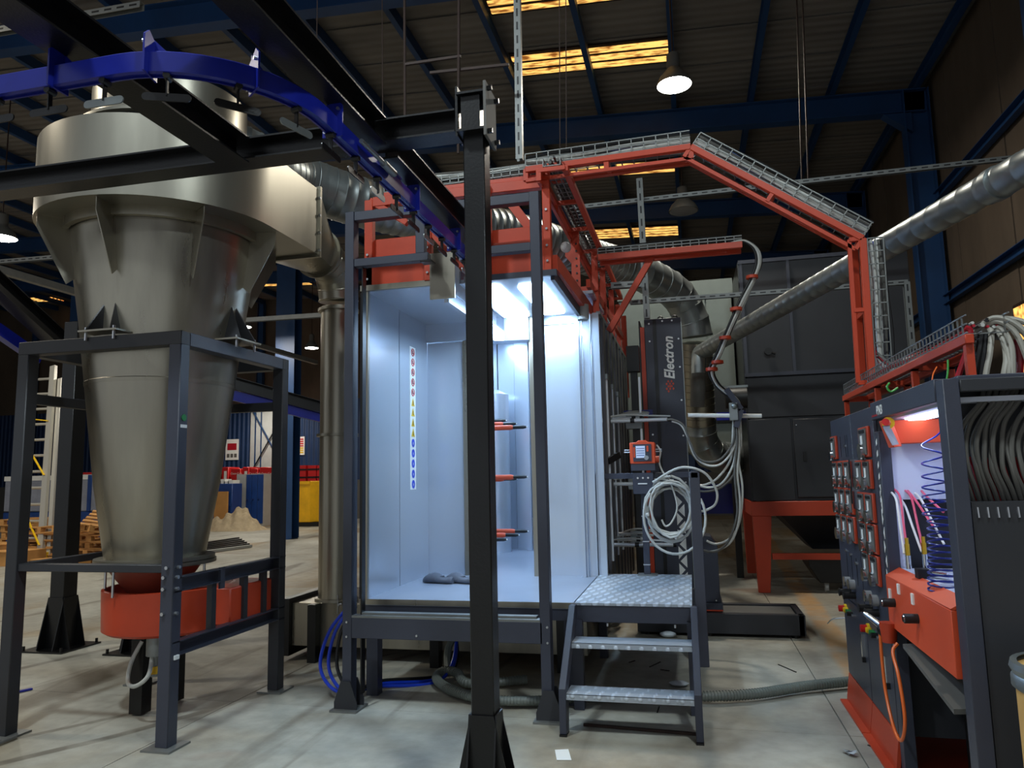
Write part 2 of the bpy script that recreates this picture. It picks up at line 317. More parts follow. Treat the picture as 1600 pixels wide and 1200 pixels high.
wr = plain('wall_right', 'dark dirty brown sheet wall with blue steel columns', loc=(4.4, 12, 0))
y = -4.
while y < 28.5:
    MB().box(4.42 + random.uniform(0, .02), 4.5, y + .006, y + 1.0 - .006, 0, rz(4.4) + .1).build('wall_panel', 'wallb', wr); y += 1.0
for z in (2.6, 4.4, 6.2):
    MB().chan((4.34, -4, z), (4.34, 28.5, z), .1, .16, .01).build('girt', 'rblue', wr)
for by in (4.1, 8.9, 13.6, 18.5, 23.3):
    MB().ibeam((4.14, by, 0), (4.14, by, rz(4.1) - .25), .24, .42, .02, up=(1, 0, 0)).build('column', 'rblue', wr)
wn = tag(MB().box(4.36, 4.41, 10.55, 11.15, 2.75, 3.75).build('window_1', 'rust'), 'small bright broken window in the right wall', kind='structure')
for a in ((10.6, 10.86, 2.8, 3.2), (10.6, 10.86, 3.25, 3.7), (10.9, 11.1, 2.8, 3.2), (10.9, 11.1, 3.25, 3.7)):
    MB().box(4.345, 4.362, *a).build('pane', 'sky', wn)
wb = plain('wall_back', 'far end wall with blue cladding below and brown sheets above', loc=(-15, 28.4, 0))
MB().box(-34, 4.5, 28.5, 28.6, 1.6, 5.0).build('cladding', 'wallblue', wb)
MB().box(-34, 4.5, 28.48, 28.6, 0, 1.6).build('blockwork', 'hose2', wb)
MB().box(-34, 4.5, 28.5, 28.6, 5.0, 11).build('upper_sheeting', 'wallb', wb)
for x in range(-30, 4, 6): MB().ibeam((x, 28.3, 0), (x, 28.3, rz(x) - .2), .2, .3, .02, up=(1, 0, 0)).build('column', 'rblue', wb)
wl = tag(MB().box(-34.1, -34, -4, 28.6, 0, 10.6).build('wall_left', 'wallb'), 'brown sheet wall far on the left', kind='structure')
dr = tag(MB().box(-18.4, -16.4, 28.28, 28.42, 1.75, 5.0).build('trim_1', 'lgrey'), 'pale lit bay with crossed braces in the far wall', kind='structure')
MB().bar((-18.4, 28.2, 1.8), (-16.5, 28.2, 4.9), .07, .03).build('brace', 'black', dr); MB().bar((-16.5, 28.18, 1.8), (-18.4, 28.18, 4.9), .07, .03).build('brace', 'rblue', dr)
# free standing blue columns
def icol(x, y, z, wd, label, yy=.36):
    t = thing('steel_column', (x, y, 0), label, 'column'); MB().ibeam((x, y, .02), (x, y, z), wd, yy, .02, up=(0, 1, 0)).build('shaft', 'rblue', t); MB().box(x - .25, x + .25, y - .25, y + .25, 0, .025).build('base_plate', 'rblue', t)
c1 = PY(440, 500, 18.5); icol(c1.x, 18.9, rz(c1.x) - .66, .60, 'blue steel column behind the cyclone duct and its stand', .4)
c3 = PZ(112, 870, 0); c3 = PY(112, 700, 20.2); icol(c3.x, 20.2, rz(c3.x) - .3, .34, 'blue steel column behind the ladder and black post')
# ---------------------------------------------------------------- lamps
def lamp(name, p, r, W, label, rod=True, lit=True, col=(1, .93, .80)):
    p = V(p); t = thing(name, p, label, 'lamp')
    sh = MB().lathe(p, [(r, 0), (r * .97, .03), (r * .8, .12), (r * .45, .22), (r * .36, .25), (r * .34, .25), (r * .42, .215), (r * .77, .115), (r * .94, .028), (r * .975, 0)], 28, cap=False).build('reflector', 'zinc', t)
    MB().lathe(p, [(r * .36, .25), (r * .38, .3), (r * .36, .46), (r * .12, .5)], 16).build('gear_housing', 'hose2', t)
    MB().lathe(p, [(.01, -.012), (r * .6, -.008), (r * .94, .0), (r * .94, .02), (.01, .02)], 24).build('lens', 'lamp' if lit else 'gauge', t)
    if rod: MB().cyl(p + V((0, 0, .5)), (p.x, p.y, rz(p.x) + .01), .012, 6).build('hanger', 'rust', t)
    if W:
        l = bpy.data.lights.new('lamp_light', 'AREA'); l.shape = 'DISK'; l.size = r * 2; l.energy = W; l.color = col
        lo = bpy.data.objects.new('lamp_light', l); COL.objects.link(lo); lo.parent = t; lo.location = (0, 0, -.04)
lamp('high_bay_lamp', (.04, 10.08, 7.02), .245, LAMP_W, 'glowing round high bay lamp hanging above the orange cable gantry')
lamp('high_bay_lamp', PD(1068, 330, 14) , .28, 0, 'unlit grey lamp bowl behind the cable gantry', lit=False)
lamp('high_bay_lamp', PD(2, 372, 14), .27, LAMP_W * .8, 'glowing lamp at the left edge beside the cyclone')
lamp('high_bay_lamp', PD(380, 511, 20), .22, LAMP_W * .7, 'glowing lamp seen between cyclone and blue column, upper one')
lamp('high_bay_lamp', PD(487, 544, 25), .23, LAMP_W * .7, 'glowing lamp just left of the tall stainless pipe')
lamp('high_bay_lamp', PD(400, 617, 30), .2, LAMP_W * .6, 'small glowing lamp far off above the grey stand rail')
for i, p in enumerate([(-3.3, 1.2, 7.3), (1.6, .8, 7.3), (-9.5, 3.5, 7.3), (-16, 9, 7.3)]):  # lamps out of view, added for illumination
    lamp('high_bay_lamp', p, .25, LAMP_W * (1.35, 1.1, .95, .9)[i], ['unseen high bay lamp added above the viewer on the left', 'unseen high bay lamp added above the viewer on the right', 'high bay lamp added left of the cyclone outside the picture', 'unseen high bay lamp added far left above the ladder'][i], col=[(.82, .95, 1), (.82, .95, 1), (1, .9, .74), (1, .9, .74)][i])
# ================================================================ black conveyor steelwork
def gusset(mb, x, y, w, h, b):      # four trapezoid plates flaring to the base
    W = w / 2
    for s in (-1, 1):
        mb.prism([(x - W, y + s * (W + .004), h), (x + W, y + s * (W + .004), h), (x + b, y + s * (W + .004), .012), (x - b, y + s * (W + .004), .012)], (0, s * .008, 0))
        mb.prism([(x + s * (W + .004), y - W, h), (x + s * (W + .004), y + W, h), (x + s * (W + .004), y + b, .012), (x + s * (W + .004), y - b, .012)], (s * .008, 0, 0))
def post(name, x, y, top, w, label, gh=.5, b=.2, head=False):
    t = thing(name, (x, y, 0), label, 'post'); W = w / 2
    MB().box(x - W, x + W, y - W, y + W, .012, top).build('shaft', 'black', t, bev=.006)
    g = MB(); gusset(g, x, y, w, gh, b); g.build('base_gusset', 'black', t)
    bp = MB().box(x - b - .05, x + b + .05, y - b - .05, y + b + .05, 0, .014).build('base_plate', 'black', t)
    for sx in (-1, 1):
        for sy in (-1, 1): m = MB(); bolt(m, (x + sx * (b + .02), y + sy * (b + .02), .014), (0, 0, 1), .014, .04); m.build('anchor_bolt', 'black', bp)
    if head:
        hd = MB().box(x - .055, x + .045, 3.42, 3.56, 3.36, 3.54).build('head_section', 'black', t)
        MB().box(x - .075, x + .07, 3.40, 3.60, 3.545, 3.557).box(x - .075, x + .07, 3.40, 3.60, 3.345, 3.357).build('flange', 'black', t)
        ep = MB().box(x + .07, x + .084, 3.40, 3.60, 3.31, 3.60).build('end_plate', 'hose2', t)
        MB().box(x - .085, x - .073, 3.42, 3.58, 3.33, 3.60).build('end_plate', 'black', t)
        for yy in (3.43, 3.57):
            for zz in (3.34, 3.57): m = MB(); bolt(m, (x + .084, yy, zz), (1, 0, 0), .013, .025); m.build('bolt', 'black', ep)
    return t
post('support_post', -1.0, 3.51, 3.36, .112, 'tall black steel post in the foreground with bolted head plate', .5, .17, True)
post('support_post', -6.2, 6.34, 3.3, .17, 'black steel post on a flared foot behind the left stand leg', .5, .2)
post('support_post', -5.25, 6.36, 3.3, .17, 'black steel post on a flared foot behind the orange hopper', .5, .2)
def steel(name, p, q, wd, h, label, cat='beam', m='black', kind='i', cleats=()):
    p, q = V(p), V(q); t = thing(name, (p + q) / 2, label, cat); mb = MB()
    (mb.ibeam(p, q, wd, h, .01) if kind == 'i' else mb.bar(p, q, wd, h)).build('beam_section', m, t)
    for k, c in enumerate(cleats):
        c = V(c); MB().box(c.x - wd * .55, c.x + wd * .55, c.y - .006, c.y + .006, c.z - h * .55, c.z + h * .55).build('cleat', m, t)
    return t
steel('lateral_beam', (-5.2, 3.49, 3.44), (-1.09, 3.49, 3.42), .14, .125, 'long black beam crossing in front of the cyclone to the post', cleats=())
steel('conveyor_beam', (-1.53, 1.2, 3.405), (-1.53, 3.41, 3.405), .14, .15, 'black beam above the rail on the near side of the cross beam')
steel('conveyor_beam', (-1.53, 3.57, 3.405), (-1.53, 5.75, 3.405), .14, .15, 'black beam above the rail running from the cross beam to the booth')
steel('conveyor_beam', (-2.35, 1.2, 3.405), (-2.35, 3.41, 3.405), .17, .15, 'black beam at upper left ending at the cross beam before the cyclone')
# diagonal of another conveyor line behind on the left
a, b = PD(-70, 385, 8.0), PD(122, 560, 9.5); steel('inclined_beam', a, b, .2, .2, 'black beam sloping down behind the left stand leg')
a, b = PD(-70, 470, 8.2), PD(60, 560, 9.3); t = steel('inclined_rail', a, b, .1, .14, 'dark blue rail sloping beneath the black inclined beam', 'rail', 'blue', 'b')
# ---------------------------------------------------------------- blue overhead rail with its curve
path = [V((-4.6, 2.28, 3.22)), V((-2.1, 2.28, 3.22))]
arc = [V((-2.1 + .57 * math.sin(a), 2.85 - .57 * math.cos(a), 3.22)) for a in [math.pi / 2 * k / 14 for k in range(1, 15)]]
path = [V((-4.6 + i * .25, 2.28, 3.22)) for i in range(10)] + [V((-2.1, 2.28, 3.22))] + arc + [V((-1.53, 2.85 + i * .25, 3.22)) for i in range(1, 12)]
rail = thing('overhead_rail', (-1.53, 3.5, 3.18), 'curved blue overhead conveyor rail leading into the booth', 'rail')
def sweep(mb, P, poly):
    n = len(poly); vs = []; N = len(P)
    for i, p in enumerate(P):
        d = (P[min(i + 1, N - 1)] - P[max(i - 1, 0)]).normalized(); s = d.cross(V((0, 0, 1))).normalized()
        vs += [p + s * u + V((0, 0, v)) for u, v in poly]
    fs = [tuple(range(n)), tuple((N - 1) * n + k for k in range(n - 1, -1, -1))]
    for i in range(N - 1): fs += [(i * n + k, i * n + (k + 1) % n, (i + 1) * n + (k + 1) % n, (i + 1) * n + k) for k in range(n)]
    return mb.add(vs, fs)
RP = [(-.026, .04), (-.02, .046), (.02, .046), (.026, .04), (.026, -.04), (.012, -.044), (.012, -.036), (-.012, -.036), (-.012, -.044), (-.026, -.04)]
sweep(MB(), path, RP).build('rail_section', 'blue', rail, ang=30)
for k, (q, d) in enumerate([((-2.39, 2.28), (1, 0)), ((-1.97, 2.29), (.97, .2)), ((-1.65, 2.5), (.6, .8)), ((-1.53, 2.95), (0, 1)), ((-1.53, 3.95), (0, 1)), ((-1.53, 4.75), (0, 1))]):
    q = V((q[0], q[1], 3.22)); d = V((d[0], d[1], 0)).normalized(); s = d.cross(V((0, 0, 1)))
    br = MB().prism([q - s * .05 + V((0, 0, -.05)), q + s * .05 + V((0, 0, -.05)), q + s * .05 + V((0, 0, .1)), q + s * .02 + V((0, 0, .13)), q - s * .05 + V((0, 0, .09))], d * .008)
    br.prism([q + V((0, 0, .05)) - s * .03, q + V((0, 0, .05)) - s * .03 + d * .07, q + V((0, 0, .12)) - s * .03], s * .006)
    bb = br.build('rail_bracket', 'blue', rail)
    m = MB(); bolt(m, q + V((0, 0, .08)) + s * .03, -d, .008, .012); bolt(m, q - V((0, 0, .03)) - s * .035, -d, .008, .012); m.build('bolt', 'screw', bb)
MB().cyl((-1.48, 3.15, 3.235), (-1.48, 3.5, 3.235), .012, 10).cyl((-1.48, 3.42, 3.235), (-1.48, 3.56, 3.235), .02, 10).build('tension_cylinder', 'galv', rail)
MB().bar((-1.53, 3.3, 3.272), (-1.53, 3.72, 3.272), .06, .012).build('expansion_joint', 'blue', rail)
# chain of flat links with trolleys hanging under the rail
def along(dist):
    for i in range(len(path) - 1):
        L = (path[i + 1] - path[i]).length
        if dist <= L: return path[i] + (path[i + 1] - path[i]) * (dist / L), (path[i + 1] - path[i]).normalized()
        dist -= L
    return path[-1], V((0, 1, 0))
dist = .1; i = 0
while dist < 5.7:
    p, d = along(dist); s = d.cross(V((0, 0, 1))); c = p + V((0, 0, -.135)); near = 2.2
    t = thing('chain_trolley', c, 'black link trolley hanging beneath the blue rail', 'trolley', 'trolleys of the conveyor chain')
    m = MB(); n = 6; out = []
    for k in range(n + 1): a = -math.pi / 2 + math.pi * k / n; out.append(c + d * (.075 + .016 * math.cos(a)) + V((0, 0, .016 * math.sin(a))))
    for k in range(n + 1): a = math.pi / 2 + math.pi * k / n; out.append(c + d * (-.075 + .016 * math.cos(a)) + V((0, 0, .016 * math.sin(a))))
    m.prism(out, s * .006).build('link_plate', 'black' if i % 3 else 'galv', t)
    m = MB(); [bolt(m, c + d * k, -s, .006, .006) for k in (-.05, .0, .05)]; m.build('rivet', 'screw', t)
    MB().bar(c + V((0, 0, .005)), p + V((0, 0, -.03)), .02, .005, up=d).build('hanger_strap', 'black', t)
    MB().cyl(p + V((0, 0, -.05)) - s * .02, p + V((0, 0, -.05)) + s * .02, .014, 10).build('wheel', 'blackm', t)
    dist += .26; i += 1
# far conveyor line seen past the stand
a, b = PD(340, 592, 12), PD(512, 640, 12.6); steel('distant_beam', a, b, .18, .2, 'black beam of a far conveyor line left of the tall pipe')
a, b = PD(340, 612, 12), PD(512, 655, 12.6); steel('distant_rail', a, b, .12, .16, 'blue rail of a far conveyor line left of the tall pipe', 'rail', 'blue', 'b')
# ================================================================ cyclone
CX, CY = -3.8, 4.69
cy = thing('cyclone_separator', (CX, CY, 1.05), 'large stainless steel cyclone standing in a grey frame', 'cyclone')
cone = MB().lathe((CX, CY, 0), [(.335, 1.085), (.42, 1.6), (.505, 2.3), (.508, 2.3), (.512, 2.325), (.508, 2.33), (.56, 2.75), (.64, 3.3), (.655, 3.47)], 64).build('cone', 'steel2', cy)
MB().lathe((CX, CY, 0), [(.335, 1.06), (.4, 1.06), (.4, 1.085), (.335, 1.085)], 48, cap=False).lathe((CX, CY, 0), [(.3, 1.03), (.41, 1.03), (.41, 1.055), (.3, 1.055)], 48, cap=False).build('outlet_flange', 'steel', cy)
def outline(z, k=1.):
    P = []
    for i in range(0, 49):
        a = math.radians(0 - i * 5.6); r = .87
        P.append(V((CX + r * math.cos(a), CY + r * math.sin(a), z)))
    return P
o1 = outline(3.47); full = [V((CX + .87, 5.42, 3.47))] + o1 + [V((CX + .35, 5.1, 3.47)), V((CX + .38, 5.42, 3.47))]
MB().prism(full, (0, 0, .56)).build('scroll_housing', 'steel', cy, ang=20)
MB().lathe((CX, CY, 0), [(.66, 3.40), (.7, 3.40), (.7, 3.47), (.66, 3.47)], 48, cap=False).build('neck_ring', 'steel2', cy)
MB().lathe((CX, CY, 0), [(.62, 4.03), (.62, 4.17), (.6, 4.17), (.6, 4.03)], 48, cap=False).build('gasket', 'bhose', cy)
MB().lathe((CX, CY, 0), [(.66, 4.17), (.66, 4.19), (.55, 4.2), (.55, 4.52), (.1, 4.53)], 64).build('outlet_head', 'steel', cy)
for k in range(8):
    a = math.radians(22.5 + 45 * k - 14); d = V((math.cos(a), math.sin(a), 0)); c = V((CX, CY, 0)); t_ = V((-d.y, d.x, 0)) * .006
    MB().prism([c + d * .60 + V((0, 0, 3.05)), c + d * .655 + V((0, 0, 3.0)), c + d * .85 + V((0, 0, 3.38)), c + d * .85 + V((0, 0, 3.468)), c + d * .65 + V((0, 0, 3.468))], t_).build('gusset_plate', 'steel2', cy)
# flanged joint and square to round transition towards the standing pipe
x0, x1, z0, z1 = CX + .38, CX + .87, 3.47, 4.03
MB().box(x0 - .02, x1 + .02, 5.41, 5.44, z0 - .025, z1 + .025).build('inlet_flange', 'steel2', cy)
m = MB(); [bolt(m, (x1 + .005, 5.41, z), (1, 0, 0), .012, .02) for z in (3.5, 3.65, 3.8, 3.95)]; m.build('bolt', 'screw', cy)
n = 32; rc = V((-3.22, 5.95, 3.66)); rr = .2; A = []; B = []
for k in range(n):
    a = 2 * math.pi * k / n; c_, s_ = math.cos(a), math.sin(a); q = max(abs(c_), abs(s_)); A.append(V(((x0 + x1) / 2 + c_ / q * (x1 - x0) / 2, 5.44, (z0 + z1) / 2 + s_ / q * (z1 - z0) / 2))); B.append(rc + V((c_ * rr, 0, s_ * rr)))
MB().add(A + B, [(k, (k + 1) % n, (k + 1) % n + n, k + n) for k in range(n)]).build('transition', 'steel2', cy, ang=25)
m = MB().cyl(rc - V((0, .012, 0)), rc + V((0, .012, 0)), rr + .03, 32); m.build('joint_ring', 'steel', cy)
# support brackets on the frame
for d in ((0, -1), (1, 0), (0, 1), (-1, 0)):
    d = V((d[0], d[1], 0)); s = V((-d.y, d.x, 0)); c = V((CX + .02, CY + .02, 0)) + d * .62; r_in = .58
    b = MB().prism([c - s * .15 - d * .12 + V((0, 0, 2.615)), c + s * .15 - d * .12 + V((0, 0, 2.615)), c + s * .15 + d * .07 + V((0, 0, 2.615)), c - s * .15 + d * .07 + V((0, 0, 2.615))], (0, 0, .012)).build('support_bracket', 'steel2', cy)
    for k in (-1, 1):
        MB().prism([c + s * .09 * k + d * .06 + V((0, 0, 2.627)), c + s * .06 * k - d * .1 + V((0, 0, 2.627)), c + s * .02 * k - d * .07 + V((0, 0, 2.89))], s * .008 * k + d * .004).build('cheek_plate', 'dark2', b)
    m = MB(); [bolt(m, c + s * k + d * .04 + V((0, 0, 2.56)), (0, 0, 1), .01, .09) for k in (-.11, .11)]; m.build('bolt', 'screw', b)
# ---------------------------------------------------------------- stand of the cyclone
X0, X1, Y0, Y1 = -4.45, -3.16, 4.06, 5.38
st = thing('cyclone_stand', (CX, CY, 0), 'grey painted square tube stand around the cyclone', 'stand')
W = .09
def hb(p, q, w_, h_, m_='dark2', nm='rail'): return MB().bar(p, q, w_, h_).build(nm, m_, st, bev=.004)
def leg(x, y, m_='dark2'):
    l = MB().box(x - W / 2, x + W / 2, y - W / 2, y + W / 2, .01, 2.5).build('leg', m_, st, bev=.005); MB().box(x - .1, x + .1, y - .1, y + .1, 0, .012).build('foot_plate', 'zinc', l); return l
lf = leg(X1 - W / 2, Y0 + W / 2, 'dark'); leg(X0 + W / 2, Y0 + W / 2); leg(X1 - W / 2, Y1 - W / 2); leg(X0 + W / 2, Y1 - W / 2)
for yy in (Y0, Y1): s_ = 1 if yy == Y0 else -1; hb((X0, yy + s_ * W / 2, 2.54), (X1, yy + s_ * W / 2, 2.54), W, .09, nm='top_rail')
for xx in (X0, X1): s_ = 1 if xx == X0 else -1; hb((xx + s_ * W / 2, Y0 + W, 2.54), (xx + s_ * W / 2, Y1 - W, 2.54), W, .09, 'dark' if xx == X1 else 'dark2', 'top_rail')
hb((X0 + W, Y1 - W / 2, 2.2), (X1 - W, Y1 - W / 2, 2.2), .06, .07, nm='middle_rail')
hb((X0 + W / 2, Y0 + W, 2.2), (X0 + W / 2, Y1 - W, 2.2), .06, .07, nm='middle_rail')
hb((X0 + W, Y0 + W / 2, 1.07), (X1 - W, Y0 + W / 2, 1.07), .06, .05, nm='lower_rail')
hb((X0 + W / 2, Y0 + W, 1.07), (X0 + W / 2, Y1 - W, 1.07), .06, .05, nm='lower_rail')
for z in (.97, .58):
    MB().chan((X1 - .03, Y1, z), (X1 - .03, Y0 + .02, z), .06, .09, .007).build('channel_rail', 'dark', st)
for yy in (4.48, 4.85, 5.1): MB().box(X1 - .06, X1 - .02, yy, yy + .05, .62, .93).build('upright_plate', 'dark2', st)
for yy in (4.55,): MB().box(X1 - .02, X1 - .005, yy, yy + .05, .88, 1.02).build('splice_plate', 'dark', st)
m = MB()
for z in (1.02, .95, .8): bolt(m, (X1, Y0 + .03, z), (1, 0, 0), .012, .018); bolt(m, (X1 - .06, Y0, z), (0, -1, 0), .012, .018)
bolt(m, (X1 - .04, Y0, 1.08), (0, -1, 0), .012, .018); bolt(m, (X1, Y0 + .04, 1.08), (1, 0, 0), .012, .018); m.build('bolt', 'screw', st)
q = MB(); c = V((X1 + .001, Y0 + .05, 2.02)); q.cyl(c, c + V((.003, 0, 0)), .022, 20).build('round_sticker', 'green', st); MB().box(X1, X1 + .003, Y0 + .02, Y0 + .08, 1.955, 1.975).build('sticker', 'white', st)
MB().box(X1, X1 + .012, Y0 + .03, Y0 + .07, .52, .545).build('cable_clip', 'white', st)
# ---------------------------------------------------------------- orange powder hopper under the cone
hp = thing('powder_hopper', (CX, 4.78, 0), 'orange round sieve tub under the cyclone outlet', 'hopper')
MB().lathe((CX + .03, 4.82, 0), [(.41, .56), (.44, .58), (.45, .86), (.43, .865), (.425, .86), (.40, .6)], 56, cap=False).lathe((CX + .03, 4.82, 0), [(.01, .60), (.41, .60)], 56, cap=False).build('tub', 'orange', hp)
MB().lathe((CX, CY, 0), [(.15, .80), (.28, .97), (.32, 1.03), (.30, 1.03), (.26, .97), (.13, .80)], 40, cap=False).build('inlet_funnel', 'dred', hp)
m = MB().box(-3.5, -3.2, 4.72, 5.25, .6, .86); m.build('motor_box', 'orange', hp, bev=.01)
MB().box(CX - .10, CX + .0, 4.6, 4.7, .01, .57).build('leg', 'black', hp); MB().box(CX - .02, CX + .04, 4.92, 5.0, .01, .57).build('leg', 'black', hp)
for k in range(6): a = math.radians(60 * k + 200); MB().cyl((CX + .34 * math.cos(a), CY + .34 * math.sin(a), .84), (CX + .34 * math.cos(a), CY + .34 * math.sin(a), 1.08), .009, 8).build('clamp_rod', 'screw', hp)
MB().cyl((-3.62, 4.5, .44), (-3.62, 4.5, .56), .06, 16).build('outlet_spigot', 'zinc', hp); MB().cyl((-3.62, 4.5, .30), (-3.62, 4.5, .44), .025, 12).build('valve', 'zinc', hp); MB().cyl((-3.62, 4.5, .32), (-3.62, 4.5, .37), .033, 8).build('valve_nut', 'brass', hp)
hose('drain_hose', [PY(222, 1002, 4.6), PY(205, 1035, 4.55), PY(200, 1066, 4.5), PY(212, 1072, 4.4), PY(232, 1055, 4.4), PY(238, 1020, 4.5)], .014, 'hose', 'grey hose looping to the floor beneath the orange hopper')
# ================================================================ ducts
def ribbed(P, r, step, depth, n=32):
    P = spline(P, 24); L = [0]
    for i in range(1, len(P)): L.append(L[-1] + (P[i] - P[i - 1]).length)
    out = []; rad = []; s = 0; i = 0
    while s < L[-1]:
        while L[i + 1] < s: i += 1
        t = (s - L[i]) / max(L[i + 1] - L[i], 1e-9); p = P[i].lerp(P[i + 1], t)
        out.append(p); rad.append(r)
        for e, rr in ((step * .86, r), (step * .9, r + depth), (step * .96, r + depth)):
            s2 = s + e
            if s2 >= L[-1]: break
            j = i
            while L[j + 1] < s2: j += 1
            out.append(P[j].lerp(P[j + 1], (s2 - L[j]) / max(L[j + 1] - L[j], 1e-9))); rad.append(rr)
        s += step
    return MB().tube(out, r, n, rf=lambda k: rad[k])
sd = thing('spiral_duct', (-.7, 9, 4), 'large ribbed spiral duct from the cyclone over the booth to the filter', 'duct')
P = [V((-3.75, 4.85, 4.40)), PD(405, 255, 6.2), PD(470, 284, 6.7), PD(600, 326, 7.2), PD(800, 364, 8.3), PD(930, 404, 9.3), PD(985, 420, 9.7)]
ribbed(P, .235, .1, .0045).build('ribbed_section', 'galv', sd, ang=50)
P = [PD(985, 420, 9.7), PD(1025, 438, 10.1), PD(1060, 462, 10.4), PD(1082, 505, 10.5), PD(1088, 545, 10.5)]
ribbed(P, .24, .22, .008).build('elbow', 'galv', sd, ang=50)
ribbed([PD(1088, 535, 10.5), PD(1090, 600, 10.6), PD(1093, 665, 10.7)], .225, .1, .01).build('ribbed_section', 'steel2', sd, ang=50)
ribbed([PD(1093, 655, 10.7), PD(1097, 690, 10.8), PD(1116, 712, 10.9), PD(1150, 716, 11.2), PD(1185, 716, 11.4)], .23, .2, .012).build('elbow', 'galv', sd, ang=50)
pp = thing('standing_pipe', (-3.235, 6.4, .45), 'tall stainless steel pipe standing left of the booth', 'pipe')
MB().cyl((-3.235, 6.4, .5), (-3.235, 6.4, 3.25), .165, 40).build('pipe_section', 'steel2', pp)
for z in (.52, 2.02, 3.22):
    MB().lathe((-3.235, 6.4, z), [(.16, -.012), (.195, -.012), (.195, .012), (.16, .012)], 36, cap=False).build('flange_ring', 'steel', pp)
m = MB(); bolt(m, (-3.1, 6.22, .5), (0, -1, 0), .01, .05); m.cyl((-3.12, 6.2, .42), (-3.12, 6.2, .58), .006, 6); m.build('clamp_bolt', 'screw', pp)
ribbed([V((-3.22, 5.95, 3.66)), V((-3.225, 6.1, 3.65)), V((-3.23, 6.28, 3.58)), V((-3.235, 6.38, 3.42)), V((-3.235, 6.4, 3.24))], .185, .13, .006).build('elbow', 'steel2', pp, ang=45)
db = thing('floor_duct', (-2.6, 6.8, 0), 'rectangular stainless duct box on the floor under the booth', 'duct')
MB().box(-3.6, -.9, 6.25, 7.2, .12, .5).build('duct_box', 'steel2', db, bev=.004); MB().box(-3.68, -3.6, 6.2, 7.25, .04, .54).build('end_frame', 'black', db)
for x in (-3.35, -2.2, -1.1): MB().box(x - .04, x + .04, 6.15, 6.24, 0, .5).build('support_leg', 'black', db)
gd = thing('slim_duct', (1.3, 7, 3.2), 'slim galvanised pipe slanting across the upper right', 'duct')
A, B = PD(1097, 549, 10.0), PD(1640, 240, 4.15)
ribbed([A, A.lerp(B, .5), B], .1, .16, .002, 28).build('spiral_pipe', 'galv', gd, ang=50)
MB().tube(spline([A.lerp(B, .02), A + V((-.03, 0, -.02)), A + V((-.05, 0, -.12)), A + V((-.06, 0, -.3))], 6), .098, 24).build('elbow', 'galv', gd)
MB().cyl(A + V((-.055, 0, -.2)), A + V((-.1, .05, -.75)), .095, 24).build('flexible_drop', 'hose2', gd)
c = A.lerp(B, .93); ax = (B - A).normalized(); MB().cyl(c - ax * .03, c + ax * .03, .11, 28).build('coupling_ring', 'galv', gd)
# ================================================================ strut channels and hangers
def strut(p, q, w_, label, up=None, holes=True):
    p, q = V(p), V(q); t = thing('strut_channel', (p + q) / 2, label, 'strut'); MB().chan(p, q, w_, w_, w_ * .08, up).build('channel', 'zinc', t)
    d = (q - p).normalized(); a, b = frame(d, up); L = (q - p).length; step = max(.1, w_ * 2.2); k = step / 2; m = MB()
    while k < L:
        c = p + d * k; m.bar(c - d * step * .28 - b * (w_ / 2 + .001), c + d * step * .28 - b * (w_ / 2 + .001), w_ * .26, .003, up=b); k += step
    if holes: tag(m.build('slots', 'bhose', t), kind='stuff')
    return t
strut(PY(888, 326, 8.5), PY(1620, 243, 8.5), .05, 'perforated strut running right from the orange gantry to the wall', up=(0, 1, 0))
strut(PY(999, 280, 8.45), PY(1011, 498, 8.45), .07, 'vertical perforated strut above the branded tower', up=(0, 1, 0))
strut(PY(955, 447, 8.3), PY(1003, 444, 8.3), .07, 'short level strut behind the orange brace', up=(0, 1, 0))
strut(PY(985, 473, 8.6), PY(1418, 441, 8.6), .05, 'level strut crossing in front of the dark filter cabin', up=(0, 1, 0))
strut(PY(1416, 441, 8.6), PY(1425, 545, 8.6), .06, 'vertical strut dropping at the right of the filter cabin', up=(0, 1, 0))
strut(PY(808, -30, 5.62), PY(812, 250, 5.62), .055, 'tall vertical perforated strut standing on the orange gantry', up=(0, 1, 0))
strut(PY(-40, 56, 6), PY(222, 9, 6), .07, 'perforated strut at the top left above the blue rail', up=(0, 1, 0))
strut(PY(-20, 411, 9), PY(160, 396, 9), .06, 'level strut left of the cyclone under the lamp', up=(0, 1, 0))
a = PZ(-10, 419, 4.6); strut(a, V((a.x, 17, 4.6)), .1, 'long strut running away behind the cyclone', holes=False)
strut(PY(360, 502, 12), PY(510, 492, 12), .08, 'level strut crossing the blue column', up=(0, 1, 0), holes=False)
for (p, q, r, lb) in [(PY(632, -20, 5.33), PY(633, 262, 5.33), .012, 'dark hanger rod left of the black post top'), (PY(717, -20, 5.33), PY(716, 240, 5.33), .012, 'dark hanger rod directly behind the black post head'),
    (PY(874, -20, 5.4), PY(875, 232, 5.4), .004, 'thin rod hanging to the orange gantry, left one of a pair'), (PY(884, -20, 5.4), PY(885, 232, 5.4), .004, 'thin rod hanging to the orange gantry, right one of a pair'),
    (PY(1244, -30, 8.5), PY(1253, 284, 8.5), .009, 'thin rod hanging to the right strut, left one of a pair'), (PY(1253, -30, 8.5), PY(1263, 284, 8.5), .009, 'thin rod hanging to the right strut, right one of a pair'),
    (PY(496, -20, 5.6), PY(495, 60, 5.6), .004, 'thin wire hanging above the black beam'), (PY(597, -20, 5.6), PY(598, 185, 5.6), .004, 'thin wire hanging above the cross beam')]:
    m = MB(); m.cyl(p, V((q.x, q.y, rz(q.x) - .1)) if False else q, r, 8); m.cyl(p, V((p.x, p.y, rz(p.x) + .01)), r, 8); tag(m.build('hanger_rod', 'rust'), lb, 'rod')
